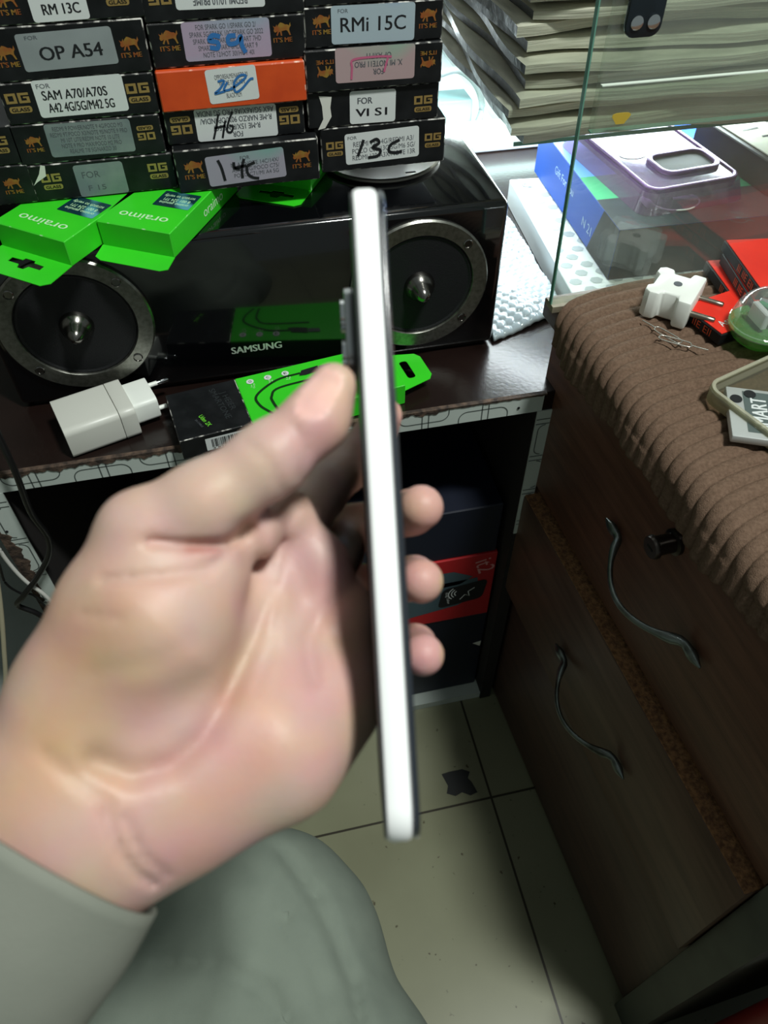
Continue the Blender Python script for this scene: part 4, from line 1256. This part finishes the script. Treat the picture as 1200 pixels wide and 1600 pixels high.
M_wire = mat('steel_wire', (206, 204, 196), 0.25, metal=0.8)
for lab, e0, e1, dz in (('bent wire SIM tool nearer the white plug adapter', (1064, 535), (1004, 500), 0.0), ('bent wire SIM tool further from the white plug adapter', (1030, 528), (1106, 549), 0.0014)):
    a, b = at_z(*e0, ZC + 0.002), at_z(*e1, ZC + 0.002)
    c = (a + b) / 2
    s = float(np.linalg.norm((b - a)[:2])) / 0.0435
    tl = thing('sim_tool', lab, 'pin tool', (c[0], c[1], ZC + 0.0010 + dz), math.atan2(b[1] - a[1], b[0] - a[0]), 'wire SIM tools on the cloth')
    loop = [((p_ - 0.00625) * s, q_ * s, 0.0008) for p_, q_ in ((0.028, 0.0), (0.014, 0.0), (0.010, 0.0035), (-0.012, 0.0035), (-0.0155, 0.0), (-0.012, -0.0035), (0.010, -0.0035), (0.014, -0.0002))]
    sweep('wire', smooth_line(loop, 6), 0.00055, M_wire, tl, 8)

# small red cartons
def red_carton(label, x, y, z, rz, L=0.105, W=0.075, H=0.0100, mark=True, n=0):
    t = thing('red_carton', label, 'box', (x, y, z), math.radians(rz), 'small red cartons on the cloth')
    box('box_body', (0, 0, 0), (L, W, H - 0.0006), M_black_card, t, bevel=0.0006, seg=1)
    lid = box('lid', (0.0012, 0.0012, H - 0.0006), (L - 0.0012, W - 0.0012, H), M_red_card, t)
    if mark:
        polys('swirl_mark', ribbon(smooth_line([(0.026, 0.036), (0.034, 0.044), (0.044, 0.040), (0.034, 0.034), (0.046, 0.046)], 6), 0.0010), ((0, 0, H + 0.0002), (1, 0, 0), (0, 1, 0)), M_white_label, lid)
    text('side_lettering', 'III IIE EII', ((-0.0003, 0, 0), (0, -1, 0), (0, 0, 1)), 0.030, 0.006, M_orange, t, -0.025, H / 2, 0)
    return t


red_carton('topmost small red carton of the stack by the glass foot', 0.4020, 0.452, ZC + 0.0212, -8)
red_carton('second small red carton, under the topmost red one', 0.3995, 0.449, ZC + 0.0108, -10, mark=False)
red_carton('lowest carton of the short red stack', 0.3970, 0.456, ZC + 0.0004, -6, mark=False)
t = red_carton('small red carton lying flat beside the plug adapter pins', 0.3640, 0.4285, ZC + 0.0003, 14, L=0.075, W=0.045, H=0.010, mark=False)
text('brand_word', 'Asus', ((0, 0, 0.0103), (1, 0, 0), (0, 1, 0)), 0.017, 0.007, M_white_label, t, 0.016, 0.012, math.radians(8))

# clear ball with a green base
gb = thing('clear_ball', 'clear plastic ball with a green lower half on the brown cloth', 'ball', (at_z(1200, 492, ZC + 0.024)[0], at_z(1200, 492, ZC + 0.024)[1], ZC - 0.001))
Rb = 0.026
lathe('green_half', [(Rb * 0.5, 0.0)] + [(Rb * math.cos(a), Rb * 0.62 + Rb * 0.66 * math.sin(a)) for a in np.linspace(-1.0, -0.05, 10)] + [(Rb * 1.02, Rb * 0.62)], M_clear_green, gb)
lathe('clear_dome', [(Rb * 1.03, Rb * 0.60), (Rb * 1.03, Rb * 0.72)] + [(Rb * math.cos(a), Rb * 0.72 + Rb * 1.05 * math.sin(a)) for a in np.linspace(0.02, math.pi / 2, 16)], M_dome, gb)
for k in range(3):
    box('insert_piece', (-0.010 + 0.007 * k, -0.010, Rb * 0.73), (-0.005 + 0.007 * k, 0.010, Rb * 1.25), [M_white_label, M_teal_card, M_grey_label][k], gb, bevel=0.0008, seg=1, M=Matrix.Rotation(0.4 * k, 4, 'Z'))

# clear phone case with a silver battery inside it
tc_ = thing('clear_case', 'clear phone case lying open side up on the brown cloth', 'phone case', (at_z(1099, 606, ZC + 0.010)[0] + 0.0832, at_z(1099, 606, ZC + 0.010)[1] - 0.0139, ZC), math.radians(18))
o_ = rrect(0.150, 0.078, 0.012, 8)
n_ = len(o_)
rings = [(1.0, 0.0015), (1.02, 0.010), (1.0, 0.0125), (0.975, 0.0118), (0.975, 0.0026)]
vs = []
for s, z_ in rings:
    vs += [(a * (1 - (1 - s) * 0.5), b * s, z_) for a, b in o_]
fs = [(k * n_ + i, k * n_ + (i + 1) % n_, (k + 1) * n_ + (i + 1) % n_, (k + 1) * n_ + i) for k in range(len(rings) - 1) for i in range(n_)]
fs += [tuple(range(n_))[::-1], tuple(range(4 * n_, 5 * n_))]
cs_ = mesh('case_shell', vs, fs, tc_ and M_clear, tc_, smooth=True)
plate('rim', o_, ((0, 0, 0.0118), (1, 0, 0), (0, 1, 0)), 0.0022, M_clear_rim, tc_, holes=[rrect(0.1445, 0.0725, 0.0095, 8)], bevel=0.0005)
plate('wall', o_, ((0, 0, 0.0015), (1, 0, 0), (0, 1, 0)), 0.0098, M_clear_rim, tc_, holes=[rrect(0.1470, 0.0750, 0.0105, 8)])
bt = thing('phone_battery', 'silver and black phone battery lying in the clear phone case', 'battery', (at_z(1142, 686, ZC + 0.006)[0], at_z(1142, 686, ZC + 0.006)[1], ZC + 0.0030), math.radians(-24))
box('cell', (0, 0, 0), (0.080, 0.054, 0.0062), mat('silver_cell', (186, 190, 188), 0.35, metal=0.3), bt, bevel=0.0012)
polys('dark_panel', [[(0.011, 0.006), (0.076, 0.006), (0.076, 0.050), (0.011, 0.050)]], ((0, 0, 0.0064), (1, 0, 0), (0, 1, 0)), mat('grey_green_print', (84, 96, 94), 0.4), bt)
text('lettering', 'SMART', ((0, 0, 0.0066), (1, 0, 0), (0, 1, 0)), 0.034, 0.011, M_white_label, bt, 0.021, 0.027, math.radians(90), bold=0.02)
for x, y in ((0.006, 0.040), (0.016, 0.047)):
    lathe('contact', [(0.0042, 0), (0.0042, 0.0006), (0.0, 0.0006)], M_ink, bt, Matrix.Translation((x, y, 0.0064)), 20)

tube = thing('led_tube', 'glowing white light tube lying behind the speaker and paper pile', 'lamp', (0.30, 1.02, 0.030))
lathe('tube', [(0.0, -0.16), (0.008, -0.16), (0.008, 0.16), (0.0, 0.16)], mat('glowing_tube', (226, 255, 250), 0.4, emit=9.0), tube, Matrix.Rotation(math.pi / 2, 4, 'Y'), 20)
box('fitting', (-0.17, -0.012, -0.0290), (0.17, 0.012, -0.0090), M_white_board, tube, bevel=0.002)

bx = thing('small_box', 'small grey-green box in the white light behind the speaker', 'box', (0.325, 1.068, 0.0002))
box('box_body', (-0.030, -0.02, 0), (0.030, 0.02, 0.055), mat('grey_green_card', (120, 158, 156), 0.4), bx, bevel=0.001, seg=1)
o = sweep('charging_cable', smooth_line([(0.300, 1.045, 0.090), (0.330, 1.040, 0.096), (0.356, 1.040, 0.075), (0.366, 1.040, 0.045), (0.356, 1.042, 0.012)], 8), 0.0042, mat('grey_cable', (120, 128, 128), 0.5), n=10)
tag(o, 'grey cable arching in the white light behind the paper pile', 'cable')

# ------------------------------------------------------------------ hand, phone, clothes
def surface_nets(F, origin, step):
    n = np.array(F.shape)
    inside = F < 0
    acc = np.zeros(tuple(n - 1) + (3,))
    cnt = np.zeros(tuple(n - 1))
    off = [(0, 0, 0), (0, 1, 0), (0, 0, 1), (0, 1, 1)]
    for ax in range(3):
        o1 = [i for i in range(3) if i != ax]
        for a in (0, 1):
            for b in (0, 1):
                s0 = [slice(0, m - 1) for m in n]
                s1 = [slice(0, m - 1) for m in n]
                for o, t in zip(o1, (a, b)):
                    s0[o] = slice(t, n[o] - 1 + t)
                    s1[o] = slice(t, n[o] - 1 + t)
                s1[ax] = slice(1, n[ax])
                f0, f1 = F[tuple(s0)], F[tuple(s1)]
                cr = (f0 < 0) != (f1 < 0)
                t = np.where(cr, f0 / np.where(cr, f0 - f1, 1), 0)
                c = [None] * 3
                c[ax] = t
                c[o1[0]] = np.full(t.shape, float(a))
                c[o1[1]] = np.full(t.shape, float(b))
                for k in range(3):
                    acc[..., k] += np.where(cr, c[k], 0)
                cnt += cr
    act = cnt > 0
    vid = np.full(cnt.shape, -1, int)
    vid[act] = np.arange(act.sum())
    base = np.argwhere(act)
    V = (base + acc[act] / cnt[act][:, None]) * step + origin
    quads = []
    for ax in range(3):
        o1, o2 = [(1, 2), (2, 0), (0, 1)][ax]
        s0 = [slice(1, m - 1) for m in n]
        s1 = [slice(1, m - 1) for m in n]
        s0[ax] = slice(0, n[ax] - 1)
        s1[ax] = slice(1, n[ax])
        a, b = inside[tuple(s0)], inside[tuple(s1)]
        idx = np.argwhere(a != b)
        fl = a[tuple(idx.T)]
        idx[:, o1] += 1
        idx[:, o2] += 1
        d1, d2 = np.zeros(3, int), np.zeros(3, int)
        d1[o1], d2[o2] = 1, 1
        q = np.stack([vid[tuple((idx - d1 - d2).T)], vid[tuple((idx - d2).T)], vid[tuple(idx.T)], vid[tuple((idx - d1).T)]], 1)
        q[~fl] = q[~fl][:, ::-1]
        quads.append(q)
    return V, np.concatenate(quads)


def smin(a, b, k):
    h = np.clip(0.5 + 0.5 * (b - a) / k, 0, 1)
    return b + (a - b) * h - k * h * (1 - h)


def cone_d(P, a, b, ra, rb):
    a, b = np.array(a), np.array(b)
    ab = b - a
    t = np.clip(((P - a) @ ab) / (ab @ ab), 0, 1)
    return np.linalg.norm(P - (a + t[..., None] * ab), axis=-1) - (ra + (rb - ra) * t)


def line_d(P, pts):
    d = None
    for a, b in zip(pts[:-1], pts[1:]):
        e = cone_d(P, a, b, 0, 0)
        d = e if d is None else np.minimum(d, e)
    return d


def K(x, y, d):
    """a joint seen at pixel x, y and d millimetres from the lens, as millimetres right / down / away"""
    return np.array([(x - 600) * d / F_PX, (y - 800) * d / F_PX, d], float)


def chain(P, pts, k):
    """pts: (joint, radius) list -> one smooth limb"""
    d = None
    for (a, ra), (b, rb) in zip(pts[:-1], pts[1:]):
        e = cone_d(P, a, b, ra, rb)
        d = e if d is None else smin(d, e, k)
    return d


THUMB = [(K(120, 1085, 192), 15.0), (K(176, 950, 189), 12.5), (K(226, 838, 187), 10.8), (K(318, 788, 187), 9.6), (K(422, 718, 189), 8.6), (K(494, 656, 191), 7.4), (K(521, 606, 192), 6.2)]
FINGERS = {
    'index': [(K(380, 960, 208), 11), (K(452, 838, 224), 9.6), ((-21.0, -6.0, 248.0), 8.6), ((-13.5, -15.0, 266.0), 8.0), ((-3.0, -27.0, 270.0), 7.2), ((0.0, -33.5, 266.5), 6.4)],
    'middle': [(K(420, 1010, 210), 11), (K(497, 915, 230), 9.8), ((-16.0, 13.0, 254.0), 8.8), ((-11.5, 6.0, 271.0), 8.3), ((10.0, 0.0, 268.0), 7.6), ((11.6, -1.5, 240.0), 7.0)],
    'ring': [(K(450, 1080, 212), 11), (K(526, 1000, 230), 9.6), ((-14.5, 32.0, 254.0), 8.6), ((-11.0, 27.0, 270.0), 8.0), ((10.5, 23.0, 267.0), 7.4), ((11.6, 21.5, 239.0), 6.9)],
    'little': [(K(470, 1120, 210), 10.5), (K(532, 1078, 224), 9.2), ((-13.5, 50.0, 246.0), 8.0), ((-10.0, 48.0, 265.0), 7.2), ((10.5, 45.5, 262.0), 6.8), ((11.8, 43.0, 231.0), 6.3)],
}


def hand_field(P):
    # forearm: radius and ulna side by side
    arm = smin(cone_d(P, K(104, 1216, 194), K(-230, 1540, 196), 20, 23), cone_d(P, K(160, 1290, 196), K(-180, 1640, 198), 20, 23), 14)
    # wrist and heel of the hand
    heel = smin(cone_d(P, K(104, 1216, 194), K(140, 1078, 194), 20, 16.5), cone_d(P, K(160, 1290, 196), K(285, 1235, 198), 20, 18), 14)
    heel = smin(heel, cone_d(P, K(120, 1240, 195), K(270, 1120, 200), 19, 17), 14)
    hypo = chain(P, [(K(285, 1235, 198), 18), (K(425, 1160, 203), 18.8), (K(505, 1085, 212), 14.5), (K(535, 1040, 224), 10)], 10)
    then = chain(P, [(K(150, 1090, 192), 18), (K(250, 960, 191), 18.5), (K(318, 890, 194), 13)], 10)
    palm = chain(P, [(K(260, 1120, 201), 15), (K(360, 1000, 207), 12.5), (K(440, 880, 219), 9.5)], 10)
    palm = smin(palm, cone_d(P, K(330, 1110, 204), K(470, 960, 219), 14, 10), 10)
    palm = smin(palm, cone_d(P, K(390, 1120, 207), K(510, 1040, 222), 13, 10), 10)
    body = smin(smin(arm, heel, 12), hypo, 11)
    body = smin(body, palm, 11)
    body = smin(body, then, 7)
    web = chain(P, [(K(290, 880, 196), 10), (K(390, 835, 200), 7.0), (K(452, 797, 212), 4.8), (K(500, 880, 216), 7.0), (K(535, 960, 217), 8.0), (K(540, 1050, 216), 8.0)], 6)
    body = smin(body, web, 6)
    th = chain(P, THUMB, 5)
    body = smin(body, th, 6)
    fing = None
    for nm, pts in FINGERS.items():
        c = chain(P, pts, 3.0)
        fing = c if fing is None else smin(fing, c, 1.2)
    body = smin(body, fing, 4.5)
    # skin folds: (points, width mm, depth mm)
    def L(*xy):
        return [K(x, y, 192) for x, y in xy]
    folds = [
        (L((392, 820), (372, 842), (345, 850), (290, 851), (235, 846)), 1.3, 2.2),
        (L((360, 852), (348, 872), (318, 893), (270, 900), (160, 906)), 1.3, 1.0),
        (L((250, 846), (215, 850)), 2.0, 0.4),
        (L((130, 960), (190, 966)), 1.2, 0.5),
        (L((388, 838), (404, 900), (396, 990), (362, 1080), (320, 1150), (270, 1195), (205, 1212), (150, 1190)), 3.6, 2.4),
        (L((300, 1000), (240, 1035), (150, 1050)), 3.0, 0.35),
        (L((462, 780), (440, 850), (425, 930), (390, 1010), (352, 1090)), 1.6, 0.9),
        (L((556, 910), (505, 955), (482, 1000), (490, 1060)), 2.0, 1.2),
        (L((440, 930), (425, 1010), (400, 1080)), 1.2, 0.5),
        (L((165, 1270), (190, 1335), (215, 1365), (240, 1380)), 1.5, 1.3),
        (L((195, 1280), (222, 1335), (258, 1366)), 1.3, 0.9),
        (L((70, 1180), (125, 1222), (170, 1255)), 2.2, 0.7),
        (L((455, 660), (478, 700), (470, 745)), 1.2, 0.4),
        (L((385, 690), (420, 720), (440, 765)), 1.2, 0.4),
    ]
    # (each fold runs along the camera-facing skin, so measure sideways from its line only)
    Q = P[..., :2] / P[..., 2:3] * 192.0
    front = 1 / (1 + np.exp((P[..., 2] - 212.0) / 4.0))
    for pts, w, dep in folds:
        d = line_d(Q, [q[:2] / q[2] * 192.0 for q in pts])
        body = body + front * dep * np.exp(-(d / w) ** 2)
    # thumb nail: a slightly sunken flat bed with a rim
    nd = line_d(P, [K(487, 632, 184), K(510, 596, 185.5)])
    body = body + 0.9 * np.exp(-(np.maximum(nd - 2.2, 0) / 1.6) ** 2)
    return body


def build_field(fn, lo, hi, step):
    axes = [np.arange(lo[i], hi[i] + step, step) for i in range(3)]
    G = np.stack(np.meshgrid(*axes, indexing='ij'), -1)
    F = np.empty(G.shape[:3])
    for i in range(G.shape[0]):
        F[i] = fn(G[i])
    return surface_nets(F, np.array(lo, float), step)


def cam_to_world(V):
    V = V / 1000.0
    return CAM + V[:, 0:1] * CR + V[:, 1:2] * CD + V[:, 2:3] * CF


def skin_material():
    m = mat('skin', (206, 160, 138), 0.48, sss=0.25, spec=0.35, bump=0.06, bscale=700)
    nt = m.node_tree
    b = nt.nodes['Principled BSDF']
    at = nt.nodes.new('ShaderNodeAttribute')
    at.attribute_name = 'pigment'
    tc = [n for n in nt.nodes if n.type == 'TEX_COORD'][0]
    n = nt.nodes.new('ShaderNodeTexNoise')
    n.inputs['Scale'].default_value = 55
    n.inputs['Detail'].default_value = 4
    nt.links.new(tc.outputs['Object'], n.inputs['Vector'])
    mx = nt.nodes.new('ShaderNodeMixRGB')
    mx.blend_type = 'SOFT_LIGHT'
    mx.inputs['Fac'].default_value = 0.35
    nt.links.new(at.outputs['Color'], mx.inputs['Color1'])
    nt.links.new(n.outputs['Color'], mx.inputs['Color2'])
    nt.links.new(mx.outputs['Color'], b.inputs['Base Color'])
    return m


HV, HF = build_field(hand_field, (-150, -60, 150), (32, 150, 292), 1.15)
person = mesh('person', cam_to_world(HV), HF, skin_material(), smooth=True)
base = np.array(lin((196, 164, 150))[:3])
pink = np.array(lin((196, 142, 137))[:3])
tan = np.array(lin((186, 147, 118))[:3])
nailc = np.array(lin((226, 180, 170))[:3])
red = np.array(lin((168, 104, 94))[:3])


def blend(c, to, w):
    return c * (1 - w[:, None]) + to * w[:, None]


def near(pts, w):
    return np.exp(-(line_d(HV, pts) / w) ** 2)


colr = np.repeat(base[None], len(HV), 0)
colr = blend(colr, tan, 0.8 * near([K(90, 1180, 178), K(150, 1020, 174)], 16))
colr = blend(colr, pink, 0.75 * near([K(545, 905, 216), K(545, 1040, 214), K(480, 1080, 198)], 12))
colr = blend(colr, pink, 0.7 * near([K(380, 1190, 182), K(300, 1300, 182)], 12))
colr = blend(colr, pink, 0.6 * near([K(500, 690, 184), K(470, 740, 190)], 9))
for nm, pts in FINGERS.items():
    colr = blend(colr, pink, 0.8 * near([pts[-2][0], pts[-1][0]], 13))
colr = blend(colr, red, 0.7 * near([K(388, 822, 188), K(355, 850, 183), K(300, 858, 180)], 2.2))
colr = blend(colr, red, 0.35 * near([K(402, 930, 190), K(388, 1010, 190), K(345, 1110, 188), K(290, 1180, 184), K(225, 1218, 181)], 4))
colr = blend(colr, nailc, 0.9 * (line_d(HV, [K(487, 632, 184), K(510, 596, 185.5)]) < 4.2))
for nm in ('ring', 'little'):
    a, b = FINGERS[nm][-2][0], FINGERS[nm][-1][0]
    a, b = np.array(a, float) + (7.2, 0, 0), np.array(b, float) + (6.6, 0, 0)
    m_ = a * 0.35 + b * 0.65
    colr = blend(colr, np.array(lin((196, 160, 132))[:3]), 0.85 * (line_d(HV, [m_, b]) < 4.4))
at = person.data.attributes.new('pigment', 'FLOAT_COLOR', 'POINT')
at.data.foreach_set('color', np.concatenate([colr, np.ones((len(HV), 1))], 1).astype(np.float32).ravel())
tag(person, 'left hand of a person in grey cotton, gripping a phone between thumb and fingers', 'person')

# ---- sleeve: a wide cloth tube from the cuff down the forearm
ax = np.array([-0.55, 0.835, 0.02])
ax /= np.linalg.norm(ax)
sd = np.array([0.79, 0.62, 0.0])
sd -= ax * (sd @ ax)
sd /= np.linalg.norm(sd)
dp = np.cross(ax, sd)
c0 = K(6, 1268, 193)
vs, fs = [], []
NR, NA = 60, 96
for layer in (0, 1):
    for i in range(NR + 1):
        s = 190.0 * i / NR - (0 if layer == 0 else 0)
        for k in range(NA):
            a = 2 * math.pi * k / NA
            g = 1 + 0.05 * min(s / 60, 1.6)
            w = 0.8 * math.sin(3 * a + s * 0.05) + 0.9 * math.sin(a * 2 - s * 0.07 + 1) + 0.5 * math.sin(5 * a + s * 0.11)
            w *= min(1, s / 25 + 0.25)
            rx, ry = 46 * g + w, 30 * g + w
            if layer:
                rx, ry = rx - 1.3, ry - 1.3
            vs.append(c0 + ax * (s - 12 * math.sin(a) * max(0, 1 - s / 120)) + sd * rx * math.cos(a) + dp * ry * math.sin(a))
for layer in (0, 1):
    o = layer * (NR + 1) * NA
    for i in range(NR):
        for k in range(NA):
            a, b = o + i * NA + k, o + i * NA + (k + 1) % NA
            fs.append((a, b, b + NA, a + NA) if layer == 0 else (a, a + NA, b + NA, b))
for k in range(NA):
    a, b = k, (k + 1) % NA
    o = (NR + 1) * NA
    fs.append((b, a, o + a, o + b))
sl = mesh('sleeve', cam_to_world(np.array(vs)), fs, M_sleeve, person, smooth=True)
sl['label'] = 'grey green cotton sleeve'


# ---- the trouser leg below
def leg_field(P):
    thigh = chain(P, [(np.array((-0.075, -0.34, -0.215)), 0.118), (np.array((-0.046, 0.0, -0.200)), 0.104), (np.array((-0.066, 0.158, -0.205)), 0.088)], 0.05)
    lap = chain(P, [(np.array((-0.30, -0.34, -0.20)), 0.13), (np.array((-0.21, 0.02, -0.205)), 0.10), (np.array((-0.17, 0.11, -0.22)), 0.08)], 0.05)
    shin = cone_d(P, (-0.080, 0.140, -0.22), (-0.12, 0.065, -0.56), 0.082, 0.058)
    d = smin(smin(thigh, lap, 0.06), shin, 0.05)
    x, y, z = P[..., 0], P[..., 1], P[..., 2]
    d = d + 0.0020 * np.sin(42 * x + 20 * y + 3 * np.sin(18 * y)) + 0.0012 * np.sin(90 * x - 55 * y + 40 * z)
    V = P - CAM
    dz = V @ CF
    Q = np.stack([V @ CR, V @ CD], -1) / np.maximum(dz, 0.05)[..., None] * 0.5
    for pts, w, dep in LEGF:
        d = d + dep * np.exp(-(line_d(Q, pts) / w) ** 2) * (z > -0.32)
    return d


def LP(x, y, z):
    return at_z(x, y, z)


def QL(*xy):
    return [np.array(((x - 600) / F_PX * 0.5, (y - 800) / F_PX * 0.5)) for x, y in xy]


LEGF = [
    (QL((440, 1330), (490, 1400), (525, 1470), (552, 1540), (572, 1640)), 0.0040, 0.006),
    (QL((445, 1435), (490, 1510), (535, 1640)), 0.0035, 0.004),
    (QL((250, 1500), (330, 1505), (420, 1550), (470, 1640)), 0.006, 0.006),
    (QL((360, 1400), (380, 1500), (330, 1620)), 0.014, -0.006),
]
LV, LF = build_field(leg_field, (-0.46, -0.48, -0.605), (0.12, 0.26, -0.055), 0.0055)
tr = mesh('trouser_leg', LV, LF, M_leg, person, smooth=True)
sm = tr.modifiers.new('smooth', 'SMOOTH')
sm.iterations = 2
tr['label'] = 'sage grey cotton trouser leg at the knee'

# ---- phone held edge-on
PT, PB = K(572, 268, 190) / 1000, K(632, 1337, 178) / 1000
Lv = (PB - PT)
PLEN = np.linalg.norm(Lv)
Lv /= PLEN
Wv = np.array([-0.036, 0.0, 1.0])
Wv -= Lv * (Wv @ Lv)
Wv /= np.linalg.norm(Wv)
Tv = np.cross(Wv, Lv)       # across the thickness
if Tv[0] < 0:
    Tv = -Tv
TH, WID = 0.0086, 0.073


def w3(c):
    return CR * c[0] + CD * c[1] + CF * c[2]


Lw, Ww, Tw = w3(Lv), w3(Wv), w3(Tv)
Pmid = CAM + w3((PT + PB) / 2 + Wv * WID / 2)
ph = thing('phone', 'silver phone held upright edge-on in the hand, black glass to the right', 'phone', Pmid)
yv = np.cross(Tw, Lw)
ph.rotation_euler = Matrix(((Lw[0], Ww[0], np.cross(Lw, Ww)[0]), (Lw[1], Ww[1], np.cross(Lw, Ww)[1]), (Lw[2], Ww[2], np.cross(Lw, Ww)[2]))).to_euler()
sgn = 1 if np.cross(Lw, Ww) @ Tw > 0 else -1   # local z: which way the screen lies
M_phone = mat('satin_phone_frame', (250, 252, 252), 0.36, metal=0.0)
M_phone_black = mat('phone_glass', (40, 45, 52), 0.2, coat=0.5)
M_phone_back = mat('phone_back', (58, 60, 62), 0.3)


def slab(name, z0, z1, inset, m, parent, bev, r=0.011):
    pts = rrect(PLEN - 2 * inset, WID - 2 * inset, r, 8)
    a, b = sorted((z0 * sgn, z1 * sgn))
    return plate(name, pts, ((0, 0, a), (1, 0, 0), (0, 1, 0)), b - a, m, parent, bevel=bev)


slab('frame', -TH / 2 + 0.0004, TH / 2 - 0.0017, 0.0, M_phone, ph, 0.0016)
slab('screen', TH / 2 - 0.0018, TH / 2, 0.0003, M_phone_black, ph, 0.0009)
slab('back_cover', -TH / 2, -TH / 2 + 0.0008, 0.0006, M_phone_back, ph, 0.0004)
# camera bump near the far top corner of the back
cb = plate('camera_bump', [(a - PLEN / 2 + 0.0235, b + WID / 2 - 0.0155) for a, b in rrect(0.027, 0.022, 0.006, 6)],
           ((0, 0, (-TH / 2 - 0.0030) if sgn > 0 else TH / 2), (1, 0, 0), (0, 1, 0)),
           0.0030, M_silver, ph, bevel=0.0006)
for dx in (-0.0065, 0.0065):
    zz = -sgn * (TH / 2 + 0.0030)
    lathe('lens_ring', [(0.0052, 0), (0.0052, 0.0012), (0.0042, 0.0014), (0.0040, 0.0006), (0.0, 0.0006)], M_chrome, cb,
          Matrix.Translation((-PLEN / 2 + 0.0235 + dx, WID / 2 - 0.0155, zz)) @ (Matrix.Rotation(math.pi, 4, 'X') if sgn > 0 else Matrix.Identity(4)), 24)
